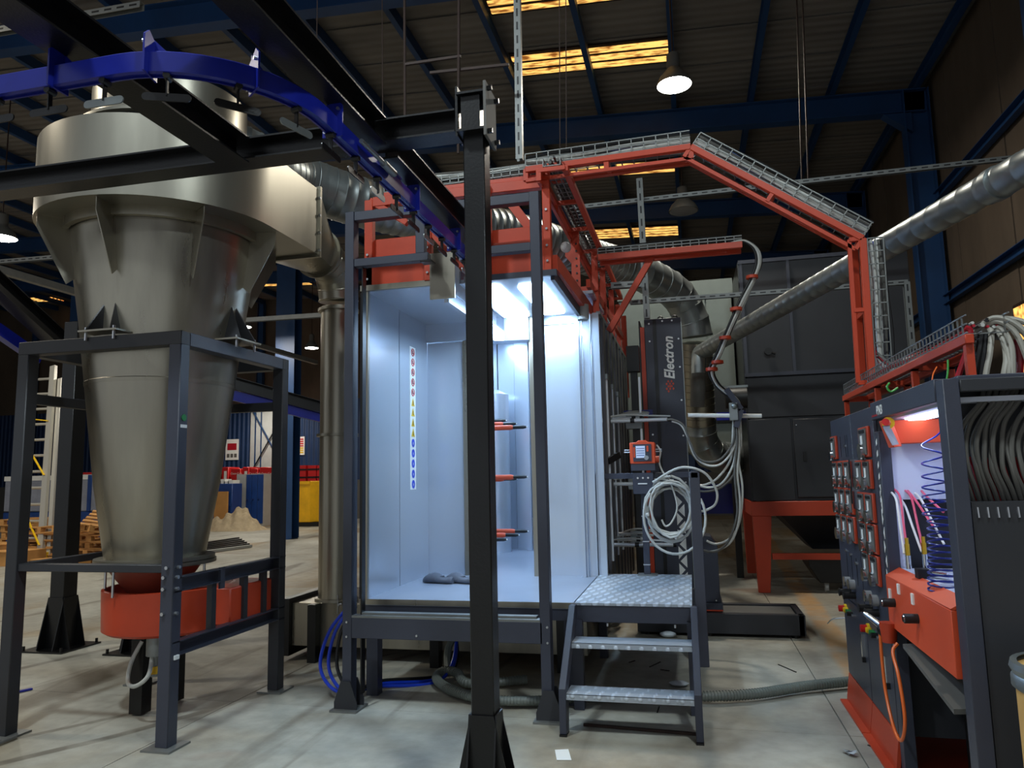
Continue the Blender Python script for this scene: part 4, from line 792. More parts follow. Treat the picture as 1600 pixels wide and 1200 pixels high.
def cables(t, A, B, wv, up, cols, n=7, r=.008, lift=.03, name='cable'):
    A, B, wv, up = V(A), V(B), V(wv), V(up); L = (B - A).length
    for i in range(n):
        f = (i + .5) / n - .5; P = []
        K = max(3, int(L / .35))
        for k in range(K + 1):
            P.append(A.lerp(B, k / K) + wv * (f * .8 + random.uniform(-.07, .07)) + up * (.012 + (lift * (i % 4) / 3.5) + random.uniform(0, .03)))
        MB().tube(spline(P, 4), r * random.uniform(.7, 1.25), 6).build(name, cols[i % len(cols)], t)
GY = 5.42
pA, pB, pC, pD = PY(818, 262, 5.3), PY(1080, 229, 5.3), PY(1352, 372, 5.3), V((1.2, 5.3, 2.17))
pA.y = pB.y = pC.y = 5.3; pA = V((-1.12, 5.3, 3.93)); pB = V((.115, 5.3, 3.955)); pC = V((1.215, 5.3, 3.155))
GCOL = ['hose', 'hose', 'hose2', 'bhose', 'hose', 'hblue', 'hose', 'skipb']
wv = V((0, .26, 0))
for (A, B, lb, dr) in ((pA, pB, 'orange gantry tray running level above the booth front to the bend', (0, 0, -.085)), (pB, pC, 'orange gantry tray sloping down to the right', (-.05, 0, -.07)), (pC, pD, 'upright orange gantry leg with cable mesh above the cabinets', (-.085, 0, 0))):
    dd = (B - A).normalized(); up = V((dd.z * -1, 0, dd.x)) if abs(dd.x) > .05 else V((1, 0, 0))
    if A is pC: up = V((1, 0, 0))
    t, d, u_, L = tray('gantry_tray', A + V((0, .13, 0)) + up * .03, B + V((0, .13, 0)) + up * .03, wv, lb, side=up, h=.10, step=.09)
    ladder(t, A + V((0, .13, 0)), B + V((0, .13, 0)), wv, .045, .62, dr)
    cables(t, A + V((0, .13, 0)) + up * .035, B + V((0, .13, 0)) + up * .035, wv, up, GCOL, 16, .014, .1)
# tray across the front of the booth top and its cables
A, B = V((-2.3, 5.45, 3.90)), V((-1.1, 5.45, 3.92))
t, d, u_, L = tray('front_tray', A, B, (0, .24, 0), 'wire cable tray full of grey cables above the booth header', h=.07, step=.07); cables(t, A, B, (0, .24, 0), (0, 0, 1), ['hose2', 'bhose', 'hose', 'hose2', 'hose'], 16, .015, .09)
MB().bar((-2.3, 5.34, 3.87), (-1.0, 5.34, 3.87), .04, .05).build('long_beam', 'orange', t)
# tray running back along the booth side
A, B = V((-.90, 5.2, 3.9)), V((-.86, 9.3, 3.86)); t, d, u_, L = tray('side_tray', A, B, (.13, 0, 0), 'orange framed cable tray running back along the booth roof edge', h=.06, step=.09); ladder(t, A + V((0, 0, -.03)), B + V((0, 0, -.03)), (.2, 0, 0), .045, .7, (0, 0, -.08)); cables(t, A, B, (.13, 0, 0), (0, 0, 1), ['bhose', 'hose2', 'bhose'], 5, .011)
MB().box(-.98, -.93, 5.25, 5.29, 3.84, 3.93).build('end_bracket', 'orange', t)
# cantilever arm with brace
A, B = V((-.78, 7.0, 3.70)), V((.57, 7.0, 3.70)); t, d, u_, L = tray('arm_tray', A + V((0, .09, .03)), B + V((0, .09, .03)), (0, .18, 0), 'orange cantilever arm tray above the branded tower', h=.06, step=.08)
for yy in (7.0, 7.18): MB().bar(A + V((0, yy - 7, 0)), B + V((0, yy - 7, 0)), .04, .06).build('long_beam', 'orange', t, bev=.003)
MB().bar((-.27, 7.09, 3.68), (-.71, 7.09, 2.98), .05, .06).build('diagonal_brace', 'orange', t, bev=.003); cables(t, A + V((0, .09, .03)), B + V((0, .09, .03)), (0, .18, 0), (0, 0, 1), ['bhose', 'hose2', 'bhose'], 8, .01, .07)
# bundle that drops from the arm end
cols = ['bhose', 'hose', 'hose2', 'bhose', 'hose', 'hose']
base = [(1140, 380), (1162, 377), (1180, 388), (1186, 408), (1178, 432), (1160, 470), (1142, 510), (1124, 552), (1112, 578), (1118, 598), (1132, 612), (1150, 626), (1155, 645)]
for i in range(8):
    P = [PY(x + (i - 3.5) * 1.1 + random.uniform(-1, 1), y + random.uniform(-1, 1), 7.0 + .02 * (i % 4) + .012 * k) for k, (x, y) in enumerate(base)]
    hose('bundle_hose', P, .0115, cols[i % 6], 'hose of the bundle curving down from the orange arm end', group='hoses of the drop bundle')
for (x, y) in ((1175, 433), (1150, 483), (1133, 528), (1121, 566), (1112, 577)):
    c = PY(x, y, 7.06); tag(MB().cyl(c - V((.0, 0, .014)), c + V((0.0, 0, .014)), .055, 16).build('bundle_tie', 'orange'), 'orange tie around the dropping hose bundle', 'tie', 'orange ties on the hose bundle')
cr = thing('carrier_bar', (.5, 7.2, 2.15), 'white horizontal bar holding the hose bundle clamp right of the tower', 'bar')
MB().cyl(PY(1075, 649, 7.15), PY(1190, 650, 7.15), .02, 16).build('tube', 'boxw', cr); p = PY(1146, 645, 7.1); MB().box(p.x - .035, p.x + .035, 7.06, 7.16, p.z - .07, p.z + .09).build('clamp', 'galv', cr); MB().ball(p + V((.01, -.04, .06)), .03, 10).build('clamp_knob', 'galv', cr)
MB().bar(PY(1135, 608, 7.1), PY(1158, 640, 7.1), .05, .05).bar(PY(1158, 640, 7.1), PY(1150, 668, 7.1), .05, .05).build('hose_guide', 'dark', cr)
q = [[(1150, 655), (1152, 690), (1148, 730), (1150, 770), (1152, 800), (1145, 830), (1135, 850), (1118, 862), (1098, 860), (1078, 857)],
     [(1153, 650), (1155, 700), (1152, 740), (1156, 780), (1154, 815), (1145, 842), (1130, 856), (1110, 862), (1090, 858)],
     [(1156, 650), (1158, 690), (1154, 720), (1160, 760), (1158, 800), (1150, 830), (1135, 845), (1118, 850), (1104, 845)],
     [(1148, 655), (1146, 690), (1128, 716), (1108, 722), (1090, 715), (1078, 690), (1068, 665), (1052, 656), (1042, 656)],
     [(1151, 652), (1148, 696), (1128, 724), (1105, 727), (1085, 712), (1075, 684), (1064, 664), (1050, 658)],
     [(1149, 660), (1150, 700), (1144, 730), (1128, 755), (1108, 762), (1090, 758)],
     [(1154, 660), (1154, 710), (1146, 742), (1126, 762), (1104, 768), (1086, 766)],
     [(1146, 655), (1144, 700), (1140, 722), (1120, 748), (1100, 758), (1088, 757)]]
for i, P in enumerate(q): hose('branch_hose', [PY(x, y, 7.1 + .015 * i + (.01 * k)) for k, (x, y) in enumerate(P)], .0105, 'hose' if i % 3 else 'hose2', ['grey hose hanging in the longest loop down to the lower gun bars', 'grey hose in the second long loop right of the tower', 'grey hose at the right edge of the long loops', 'grey hose curving from the upper gun bar to the clamp, outer one', 'grey hose curving from the upper gun bar to the clamp, inner one', 'grey hose in the middle loop, upper one', 'grey hose in the middle loop, lower one', 'grey hose in the middle loop, shortest one'][i])
# tray frame above the cabinets
A, B = V((1.17, 6.0, 2.13)), V((1.17, 3.36, 2.13))
t, d, u_, L = tray('cabinet_tray', (1.24, 6.0, 2.16), (1.24, 3.42, 2.16), (.16, 0, 0), 'orange tray frame with wire mesh along the top of the cabinets', h=.075, step=.055, wr_=.0028)
for x, ye in ((1.16, 3.40), (1.33, 3.95)): MB().bar((x, 6.0, 2.13), (x, ye, 2.13), .035, .04).build('long_beam', 'orange', t, bev=.003)
MB().bar((1.165, 3.44, 2.12), (1.165, 3.44, 1.95), .03, .035).build('support_frame', 'orange', t)
for y in (5.95, 5.0, 4.2): MB().box(1.15, 1.18, y, y + .035, 1.95, 2.12).box(1.32, 1.35, y, y + .035, 1.95, 2.12).box(1.15, 1.35, y, y + .035, 2.1, 2.14).build('support_frame', 'orange', t)
cables(t, (1.24, 5.9, 2.16), (1.24, 3.5, 2.16), (.16, 0, 0), (0, 0, 1), ['rhose', 'bhose', 'hose', 'rhose', 'hose2', 'hose'], 10, .0085)
for i in range(6): hose('gantry_foot_cable', [V((1.24, 5.35 + .02 * i, 2.9)), V((1.235, 5.35 + .02 * i, 2.5)), V((1.26, 5.3, 2.3 + .01 * i)), V((1.26, 5.0 - .03 * i, 2.2)), V((1.24, 4.5, 2.19))], .009, ['rhose', 'hose', 'hose', 'bhose', 'rhose', 'hose2'][i], 'cable turning from the gantry leg into the cabinet tray', group='cables at the gantry foot')
# hoses leaving the tray and arching into the powder cabinet
HX = 1.18
hl = 'grey hose arching into the powder cabinet top'
starts = [(1523, 519), (1527, 516), (1530, 520), (1536, 517), (1540, 521), (1533, 524), (1545, 523), (1550, 527)]
mids = [((1552, 497), (1590, 508), (1625, 550)), ((1558, 499), (1600, 520), (1640, 580)), ((1556, 502), (1588, 522), (1612, 585)), ((1566, 498), (1615, 512), (1650, 570)), ((1562, 512), (1580, 540), (1583, 592)), ((1548, 516), (1547, 550), (1540, 592)), ((1560, 520), (1575, 555), (1576, 592)), ((1566, 530), (1572, 560), (1568, 592))]
for i in range(8): hose('arching_hose', [PY(*starts[i], 3.55), PY(*mids[i][0], 3.5), PY(*mids[i][1], 3.45), PY(*mids[i][2], 3.42), V(PY(*mids[i][2], 3.42)) + V((0, 0, -.1))], .012, 'hose3', hl, group='grey hoses arching above the powder cabinet')
for i, (P, m_, r, lb) in enumerate([([(1508, 512), (1516, 518), (1512, 545), (1500, 580), (1495, 596)], 'rhose', .013, 'dark red hose coming off the tray end down to the cabinet'), ([(1534, 522), (1531, 545), (1524, 575), (1518, 600)], 'bhose', .016, 'thick black cable going down beside the green striped one'), ([(1540, 522), (1538, 550), (1534, 580), (1532, 600)], 'bhose', .016, 'thick black cable left of the arching grey hoses'),
    ([(1537, 524), (1533, 550), (1525, 580), (1521, 600)], 'gcab', .006, 'bright green cable running down between black cables'), ([(1590, 530), (1594, 560), (1590, 600)], 'rhose', .016, 'dark red hose at the right edge above the cabinet'), ([(1481, 562), (1481, 580), (1478, 600)], 'gcab', .004, 'thin green wire under the cabinet tray'), ([(1390, 598), (1386, 605), (1392, 612), (1403, 606)], 'gcab', .006, 'green wire loop on top of the cabinet'), ([(1464, 573), (1458, 585), (1456, 600)], 'ocab', .003, 'thin yellow wire on top of the cabinet')]):
    hose('tray_cable', [PY(x, y, 3.5 if x > 1440 else 4.4) for x, y in P], r, m_, lb)
# ================================================================ filter cabin
fc = thing('filter_cabin', (1.85, 11.5, 0), 'dark anthracite filter cabin on an orange stand', 'filter cabin')
FX0, FX1, FY0, FY1 = .79, 2.95, 10.5, 12.6
MB().box(FX0 + .02, FX1, FY0 + .03, FY1, 1.2, 4.5).build('core', 'dark2', fc)
for (xa, xb, za, zb) in ((FX0, 1.42, 2.9, 4.5), (1.44, 2.26, 2.9, 4.5), (2.28, FX1, 2.9, 4.5), (FX0, FX1, 2.32, 2.87), (FX0, 1.34, 1.2, 2.3)):
    MB().box(xa, xb - .008, FY0, FY0 + .03, za, zb - .008).build('panel', 'dark2', fc, bev=.004)
for z in (4.47, 2.88): MB().box(FX0 - .01, FX1, FY0 - .025, FY0, z, z + .05).build('flange_strip', 'dark', fc)
for x in (.79, 1.41, 2.25): MB().box(x, x + .04, FY0 - .02, FY0, 2.93, 4.47).build('flange_strip', 'dark', fc)
dr = MB().box(1.36, 1.95, FY0 - .012, FY0 + .02, 1.24, 2.28).build('door', 'dark2', fc, bev=.006); MB().box(1.46, 1.5, FY0 - .04, FY0 - .012, 1.72, 1.84).build('door_handle', 'blackm', dr); m = MB(); bolt(m, (1.4, FY0 - .012, 2.2), (0, -1, 0), .008, .006); m.build('rivet', 'screw', dr)
c = PY(1200, 550, 10.48); MB().cyl(c, c - V((0, .07, 0)), .05, 14).cyl(c - V((0, .05, 0)), c + V((.09, -.06, -.04)), .018, 8).build('valve', 'blackm', fc)
tx = PY(1160, 590, 10.2)
MB().box(FX0 - .02, FX0, FY0, FY1, 1.2, 4.5).build('side_panel', 'black', fc)
MB().box(FX0 - .03, FX1, FY0 - .02, FY0 + .06, 1.0, 1.19).build('stand_beam', 'orange', fc, bev=.004); MB().box(FX0 - .03, FX0 + .05, FY0 + .06, FY1, 1.0, 1.19).build('stand_beam', 'orange', fc)
for (x, y) in ((FX0 - .02, FY0 - .01), (FX0 - .02, FY1 - .15), (FX1 - .2, FY0 - .01)):
    MB().prism([(x, y, 1.0), (x + .24, y, 1.0), (x + .17, y, 0), (x + .02, y, 0)], (0, .12, 0)).build('stand_leg', 'orange', fc, bev=.004)
MB().box(FX0 + .2, FX1 - .1, FY0, FY0 + .06, .43, .51).build('stand_tie', 'orange', fc)
hx = 1.95; MB().add([(FX0 + .2, FY0 + .15, 1.18), (FX1, FY0 + .15, 1.18), (FX1, FY1, 1.18), (FX0 + .2, FY1, 1.18), (hx - .35, 11.2, .5), (hx + .35, 11.2, .5), (hx + .35, 11.9, .5), (hx - .35, 11.9, .5)], [(0, 1, 2, 3), (4, 5, 6, 7), (0, 1, 5, 4), (1, 2, 6, 5), (2, 3, 7, 6), (3, 0, 4, 7)]).build('hopper', 'dark2', fc)
db_ = thing('dust_bin', (1.85, 10.9, 0), 'black dust bin on castors beneath the filter hopper', 'bin')
MB().prism([(1.58, 10.6, .12), (2.3, 10.6, .12), (2.3, 10.6, .44), (1.45, 10.6, .44), (1.45, 10.6, .34)], (0, .6, 0)).build('body', 'black', db_, bev=.006)
for x in (1.66, 2.2): MB().cyl((x - .02, 10.66, .05), (x + .02, 10.66, .05), .05, 14).build('castor_wheel', 'hose', db_); MB().box(x - .03, x + .03, 10.64, 10.68, .06, .12).build('castor_fork', 'zinc', db_)
gb = thing('cartridge_housing', (-.1, 12.2, 0), 'pale galvanised housing behind the spiral duct', 'housing')
for (xa, xb) in ((-1.0, -.56), (-.55, -.1), (-.09, .35), (.36, .75)): MB().box(xa, xb - .01, 11.75, 11.78, 1.9, 4.35).build('panel', 'galvd', gb)
MB().box(-1.0, .75, 11.8, 13, 1.9, 4.4).build('body', 'galvd', gb); MB().box(-1.02, .77, 11.72, 13, 4.36, 4.6).build('top_band', 'galvd', gb); MB().box(.4, .74, 11.7, 11.74, 2.35, 2.9).build('notice_board', 'blackm', gb); MB().box(.42, .72, 11.69, 11.7, 2.38, 2.5).build('notice_stripe', 'blue', gb)
for x in (-.9, .6): MB().box(x, x + .1, 11.9, 12, 0, 1.9).build('leg', 'black', gb)
MB().box(.1, 1.0, 13.05, 13.1, .9, 1.4).build('rear_guard', 'blue', gb)
mt = thing('fan_motor', PY(1143, 634, 10.2) , 'black motor beside the filter cabin behind the hose clamp', 'motor'); c = PY(1150, 622, 10.3); MB().cyl(c - V((.14, 0, 0)), c + V((.14, 0, 0)), .14, 20).build('motor_body', 'blackm', mt); MB().cyl(c + V((.0, 0, -.1)), c + V((.0, 0, -.28)), .07, 16).build('shaft_housing', 'black', mt); MB().box(c.x - .15, c.x + .16, c.y - .02, c.y + .1, c.z + .14, c.z + .17).build('cover', 'galv', mt)
# ================================================================ control cabinets
def module(par, y0, y1, z0, z1, n):
    m = MB().box(.985, 1.0, y0, y1, z0, z1).build('module_frame', 'orange', par, bev=.003); w_ = (y1 - y0) / n
    for i in range(n):
        a, b = y0 + i * w_ + w_ * .14, y0 + (i + 1) * w_ - w_ * .14; H_ = z1 - z0
        MB().box(.979, .985, a, b, z0 + H_ * .08, z1 - H_ * .06).build('display_plate', 'hose2', m)
        MB().box(.975, .979, a + w_ * .1, b - w_ * .1, z1 - H_ * .2, z1 - H_ * .1).build('digit_window', 'blackm', m)
        MB().box(.976, .979, (a + b) / 2 - w_ * .05, (a + b) / 2 + w_ * .12, z0 + H_ * .32, z1 - H_ * .28).build('scale_strip', 'boxw', m)
        c = V((.979, (a + b) / 2, z0 + H_ * .18)); MB().cyl(c, c - V((.022, 0, 0)), w_ * .2, 14).build('knob', 'chrome', m)
def cabinet(name, y0, y1, label):
    t = thing(name, (1.3, (y0 + y1) / 2, 0), label, 'cabinet')
    MB().box(1.02, 1.6, y0, y1, .19, 1.95).build('body', 'dark2', t); MB().box(1.0, 1.02, y0 + .004, y1 - .004, .72, 1.945).build('upper_panel', 'dark', t, bev=.003)
    d = MB().box(1.0, 1.02, y0 + .004, y1 - .004, .195, .712).build('door', 'dark', t, bev=.003)
    MB().box(.93, 1.6, y0 - (.0), y1, 0, .012).prism([(1.0, y0, .19), (1.0, y1, .19), (.975, y1, .012), (.975, y0, .012)], (.02, 0, 0)).build('plinth', 'orange', t)
    MB().box(.985, 1.0, y0 + .10, y0 + .125, .42, .57).build('door_handle', 'chrome', d); MB().box(.98, 1.0, y0 + .09, y0 + .11, .4, .43).build('lock', 'blackm', d)
    return t, d
ca, cad = cabinet('control_cabinet', 5.06, 5.75, 'dark control cabinet farthest back with rows of three orange modules')
cb, cbd = cabinet('control_cabinet', 4.47, 5.05, 'dark control cabinet beside the powder cabinet with rows of two orange modules')
module(ca, 5.52, 5.72, 1.67, 1.83, 1)
for z in (1.49, 1.31, 1.13): module(ca, 5.10, 5.71, z, z + .165, 3)
module(cb, 4.55, 4.80, 1.665, 1.84, 1)
for z in (1.485, 1.295, 1.12, .945): module(cb, 4.55, 4.95, z, z + .165, 2)
MB().box(.975, 1.0, 5.035, 5.045, 1.35, 1.66).build('hinge_rod', 'chrome', ca); MB().box(.975, 1.0, 5.075, 5.085, 1.38, 1.66).build('hinge_rod', 'chrome', ca)
for (t, ya) in ((ca, 5.26), (ca, 5.42), (ca, 5.2)): MB().box(.998, 1.0, ya, ya + .006, 1.68, 1.82).build('slot_line', 'blackm', t)
for (t, ya, z) in ((ca, 5.26, 1.75), (ca, 5.5, 1.05), (ca, 5.35, 1.04), (ca, 5.2, 1.0)): MB().cyl((1.0, ya, z), (.99, ya, z), .012, 10).build('lock_button', 'chrome', t)
for ya in (5.5, 5.35, 5.2): MB().box(.998, 1.0, ya, ya + .006, .86, 1.03).build('slot_line', 'blackm', ca)
for (t, ys) in ((ca, (5.46, 5.32)), (cb, (4.86, 4.7))):
    for ya in ys:
        r = MB().cyl((1.0, ya, .85), (.965, ya, .85), .032, 18).build('pressure_gauge', 'gauge', t); MB().cyl((.965, ya, .85), (.96, ya, .85), .034, 18).build('bezel', 'chrome', r)
        MB().cyl((1.0, ya, .78), (.93, ya, .78), .022, 14).cyl((.93, ya, .78), (.925, ya, .78), .026, 14).build('regulator_knob', 'blackm', t)
for (t, d, y0) in ((ca, cad, 5.66), (cb, cbd, 4.98)):
    for k, (dy, m_, r, ln) in enumerate(((0, 'red', .022, .05), (.05, 'yellow', .016, .03), (.11, 'green', .014, .025), (.15, 'green', .014, .025), (.2, 'blackm', .015, .035), (.26, 'chrome', .010, .02))):
        z = .64 - dy * .0; e = MB().cyl((1.0, y0 - dy, z), (1.0 - ln, y0 - dy, z), r, 14).build({'red': 'emergency_button', 'yellow': 'indicator', 'green': 'push_button', 'blackm': 'rotary_switch', 'chrome': 'key_switch'}[m_], m_, d)
        if m_ == 'red': MB().cyl((1.0, y0 - dy, z), (.985, y0 - dy, z), .03, 14).build('guard_ring', 'yellow', e)
hose('key_chain', [V((1.0, 5.74, .56)), V((.93, 5.8, .54)), V((.9, 5.85, .5))], .004, 'screw', 'thin key chain hanging at the far cabinet corner', 'chain')
# ================================================================ powder cabinet
pc = thing('powder_cabinet', (1.3, 3.85, 0), 'lit open powder supply cabinet with orange bench and white interior', 'cabinet')
def pcb(*a, nm='panel', m_='dark'): return MB().box(*a).build(nm, m_, pc, bev=.003)
pcb(1.0, 1.06, 4.38, 4.46, 0, 1.80, nm='front_post'); pcb(.995, 1.055, 3.25, 3.34, 0, 1.95, nm='front_post')
hd_ = pcb(.99, 1.03, 3.34, 4.46, 1.865, 1.96, nm='head_panel'); pcb(1.05, 2.0, 3.25, 4.46, 1.93, 1.96, nm='roof_panel')
pcb(1.055, 2.0, 3.24, 3.27, 1.895, 1.945, nm='side_top_rail', m_='dark2')
MB().box(1.06, 2.0, 3.26, 3.28, 0, 1.46).build('side_panel', 'dark2', pc)
MB().box(1.42, 2.0, 4.42, 4.46, 0, 1.93).build('side_panel', 'dark2', pc); MB().box(1.96, 2.0, 3.28, 4.42, 0, 1.93).build('rear_panel', 'dark2', pc)
MB().box(1.06, 1.4, 4.40, 4.44, 1.43, 1.86).build('interior_end_panel', 'pglow', pc); MB().box(1.06, 1.10, 4.395, 4.44, .8, 1.43).build('interior_end_panel', 'pglow', pc); MB().box(1.06, 1.4, 4.43, 4.46, .78, 1.0).build('interior_end_panel', 'hose', pc)
MB().box(1.4, 1.43, 3.34, 4.42, .9, 1.90).build('interior_back_panel', 'pglow', pc)
MB().box(1.06, 1.4, 3.34, 4.4, 1.86, 1.88).build('interior_top', 'pglow', pc); MB().box(1.12, 1.2, 3.55, 4.3, 1.845, 1.86).build('light_strip', 'led2', pc)
MB().box(1.06, 1.96, 3.43, 3.445, .9, 1.93).build('light_block_panel', 'dark2', pc)  # added panel, keeps the cabinet light off the side opening hoses
MB().box(1.05, 1.4, 3.45, 4.40, .86, .89).build('bench_floor', 'dark2', pc)
# lit orange box with operator panel
a = PY(1388, 640, 4.2); 
hb_ = MB().prism([(1.03, 4.24, 1.85), (1.36, 4.24, 1.85), (1.36, 4.27, 1.73), (1.08, 4.27, 1.725)], (0, .1, 0)).build('orange_box', 'salmon', pc, bev=.004)
hm = MB().prism([(.975, 4.13, 1.845), (1.02, 4.16, 1.855), (1.07, 4.2, 1.71), (1.02, 4.16, 1.705)], (0, .1, 0)).build('operator_panel', 'salmon', pc, bev=.003)
MB().prism([(.965, 4.12, 1.815), (1.0, 4.125, 1.82), (1.045, 4.155, 1.72), (1.01, 4.145, 1.715)], (0, .006, 0)).build('operator_display', 'gauge', hm)
e_ = MB().cyl((.995, 4.14, 1.83), (.97, 4.07, 1.832), .018, 16).build('emergency_button', 'red', pc); MB().cyl((1.0, 4.145, 1.83), (.997, 4.13, 1.83), .03, 18).build('guard_ring', 'yellow', e_)
text('PN3', 'lettering', 'boxw', pc, (.989, 4.26, 1.905), (0, -1, 0), (0, 0, 1), .07, bold=.001)
text('DURR', 'worn_lettering', 'red', pc, (.989, 4.38, 1.895), (0, -1, 0), (0, 0, 1), .03) if False else MB().box(.988, .99, 4.31, 4.43, 1.88, 1.89).build('worn_marking', 'rhose', pc)
m = MB()
for k in range(12):
    z = .62 + k * .075
    m.prism([(.999, 4.43, z), (.999, 4.405, z + .03), (.999, 4.43, z + .065)] if k % 2 else [(.999, 4.40, z), (.999, 4.425, z + .03), (.999, 4.40, z + .065)], (-.002, 0, 0))
m.build('triangle_pattern', 'boxw', pc)
for k in range(7): MB().prism([(.999, 4.43, 1.35 + k * .062), (.999, 4.43, 1.375 + k * .062), (.999, 4.405, 1.39 + k * .062), (.999, 4.405, 1.36 + k * .062)], (-.002, 0, 0)).build('side_lettering', 'boxw', pc)
# bench front
bf = MB().prism([(.98, 3.36, .765), (.98, 4.38, .775), (.98, 4.38, 1.035), (1.04, 4.38, 1.07), (1.04, 3.36, 1.07), (.98, 3.36, 1.03)][0:3] + [(.98, 3.36, 1.03)], (.03, 0, 0)).build('bench_front', 'salmon', pc, bev=.003)
MB().prism([(.98, 4.38, 1.035), (1.05, 4.38, 1.075), (1.05, 4.38, 1.06), (.995, 4.38, 1.03)], (0, -1.02, 0)).build('bench_bevel', 'salmon', pc)
MB().box(1.05, 1.38, 3.36, 4.38, 1.055, 1.07).build('bench_top', 'pglow', pc)
for (y, z) in ((4.23, .925), (3.83, .92)): k_ = MB().cyl((.98, y, z - .01), (.92, y, z - .01), .022, 14).build('bench_knob', 'blackm', pc); MB().cyl((.92, y, z - .01), (.915, y, z - .01), .016, 14).build('knob_cap', 'chrome', k_)
for (y, z) in ((4.3, .95), (4.12, 1.0), (3.88, .99)): MB().box(.972, .98, y - .015, y + .015, z - .025, z + .025).build('rocker_switch', 'boxw', pc)
MB().prism([(.97, 3.4, .62), (.97, 4.1, .72), (1.3, 4.1, .74), (1.3, 3.4, .64)], (0, 0, .02)).build('under_tray', 'hose2', pc)
MB().box(1.3, 1.33, 3.34, 4.4, 0, .8).build('lower_back', 'bhose', pc); MB().prism([(1.06, 3.35, .02), (1.06, 3.95, .02), (1.06, 3.95, .16), (1.06, 3.9, .2), (1.06, 3.35, .2)], (.2, 0, 0)).build('vibrating_table', 'dark', pc)
MB().cyl((.96, 4.32, .70), (.96, 4.32, .80), .035, 16, .045).build('holder_cup', 'orange', pc)
# manual gun and cable loop
mg = thing('hand_gun', (.93, 4.42, .78), 'black and silver hand spray gun resting beneath the bench corner', 'spray gun'); MB().cyl((.96, 4.42, .755), (.90, 4.56, .80), .022, 12, .014).build('barrel', 'chrome', mg); MB().ball((.955, 4.40, .745), .035, 10, (1, 1.3, 1)).build('grip', 'blackm', mg)
hose('orange_cable_loop', [V((.94, 4.42, .73)), V((.94, 4.43, .6)), V((.94, 4.40, .42)), V((.94, 4.28, .28)), V((.94, 4.15, .27)), V((.94, 4.05, .4)), V((.94, 4.1, .58)), V((.94, 4.18, .68)), V((.97, 4.2, .72))], .0085, 'ocab', 'bright orange cable hanging in a loop below the bench')
# blue spiral hose
P = []; turns = 22; c0 = PD(1463, 665, 3.6); c1 = PD(1472, 950, 3.25)
for i in range(turns * 14):
    t_ = i / (turns * 14); tt = t_ ** .55; a = 2 * math.pi * i / 14; r = .052 + .008 * t_
    c = c0.lerp(c1, tt); P.append(c + V((r * math.cos(a) * .9, r * math.sin(a), 0)) + V((-.02 if t_ < .3 else 0, 0, 0)))
sh = thing('spiral_hose', c1, 'blue coiled spiral air hose hanging at the powder cabinet opening', 'hose'); MB().tube(P, .0042, 6).build('coil', 'nhose', sh)
P = [c1 + V((.058 * math.cos(a), .03 * math.sin(3 * a), -.02 + .055 * math.sin(a))) for a in [i * .45 for i in range(56)]]; MB().tube(P, .0048, 6).build('coil_end', 'nhose', sh)
# injector hoses with brass couplings
for k, (a, b, m1) in enumerate((((1406, 776), (1417, 858), 'plink'), ((1424, 778), (1443, 860), 'plink'), ((1400, 780), (1413, 865), 'boxw'), ((1414, 790), (1440, 862), 'boxw'), ((1428, 778), (1458, 822), 'plink'), ((1440, 782), (1475, 850), 'boxw'), ((1450, 778), (1474, 800), 'plink'))):
    p, q_ = PY(*a, 4.3), PY(*b, 4.1); hose('injector_hose', [p + V((0, .12, .04)), p, p.lerp(q_, .5) + V((.0, 0, -.0)), q_], .006, m1, ['pink red hose to the left brass coupling', 'pink red hose to the right brass coupling', 'white hose left of the left brass coupling', 'white hose between the two brass couplings', 'pink red hose reaching toward the blue spiral hose', 'white hose passing behind the blue spiral hose', 'short pink red hose at the upper right of the cabinet hole'][k])
for k, (x, y) in enumerate(((1417, 850), (1443, 848))):
    p = PY(x, y, 4.08); t = thing('brass_coupling', p, ('left', 'right')[k] + ' brass hose coupling standing on the orange bench', 'coupling'); MB().cyl(p + V((0, 0, -.055)), p + V((0, 0, .0)), .012, 8).cyl(p, p + V((0, 0, .03)), .009, 8).build('body', 'brass', t); MB().cyl(p + V((0, 0, -.12)), p + V((0, 0, -.055)), .013, 12).build('injector', 'chrome', t)
pj = PY(1442, 888, 4.0); t = thing('injector_pump', pj, 'black and white injector pump on the bench beside the spiral hose', 'pump'); MB().box(pj.x - .03, pj.x + .02, pj.y - .03, pj.y + .03, 1.07, 1.115).build('body', 'blackm', t); MB().cyl((pj.x + .03, pj.y, 1.09), (pj.x + .09, pj.y - .05, 1.085), .016, 12).build('nozzle', 'chrome', t)
# hoses inside the side opening
gr = 'grey powder hose bending inside the cabinet side opening'
for i in range(12):
    x0 = 1537 + i * 9; b = 1498 + i * 9.2 + (i % 3) * 2; e = 1523 + i * 9.5
    j = random.uniform(-5, 5); k2 = random.uniform(-6, 6); P = [PY(x0 + 6 + k2, 598, 3.4), PY(x0 - 6 + j, 628, 3.38), PY(b + 9 + j, 658, 3.345 + .008 * (i % 3)), PY(b + k2 * .4, 692, 3.33 + .01 * (i % 3)), PY(b + 4 + j * .5, 732, 3.33), PY((b + e) / 2 + 4, 765, 3.35), PY(e, 790, 3.38)]
    hose('cabinet_hose', P, .0095, 'hose2', gr, group='grey hoses in the cabinet side opening')
for i in range(8):
    b = 1508 + i * 12; P = [PY(b - 4, 716, 3.40), PY(b, 728, 3.36), PY(b + 9, 755, 3.36), PY(b + 22, 790, 3.38)]; hose('cabinet_red_hose', P, .0075, 'rhose', 'dark red hose between the grey hoses in the cabinet side opening', group='red hoses in the cabinet side opening')
MB().box(1.06, 2.0, 3.28, 3.5, 1.40, 1.46).build('manifold', 'dark2', pc)
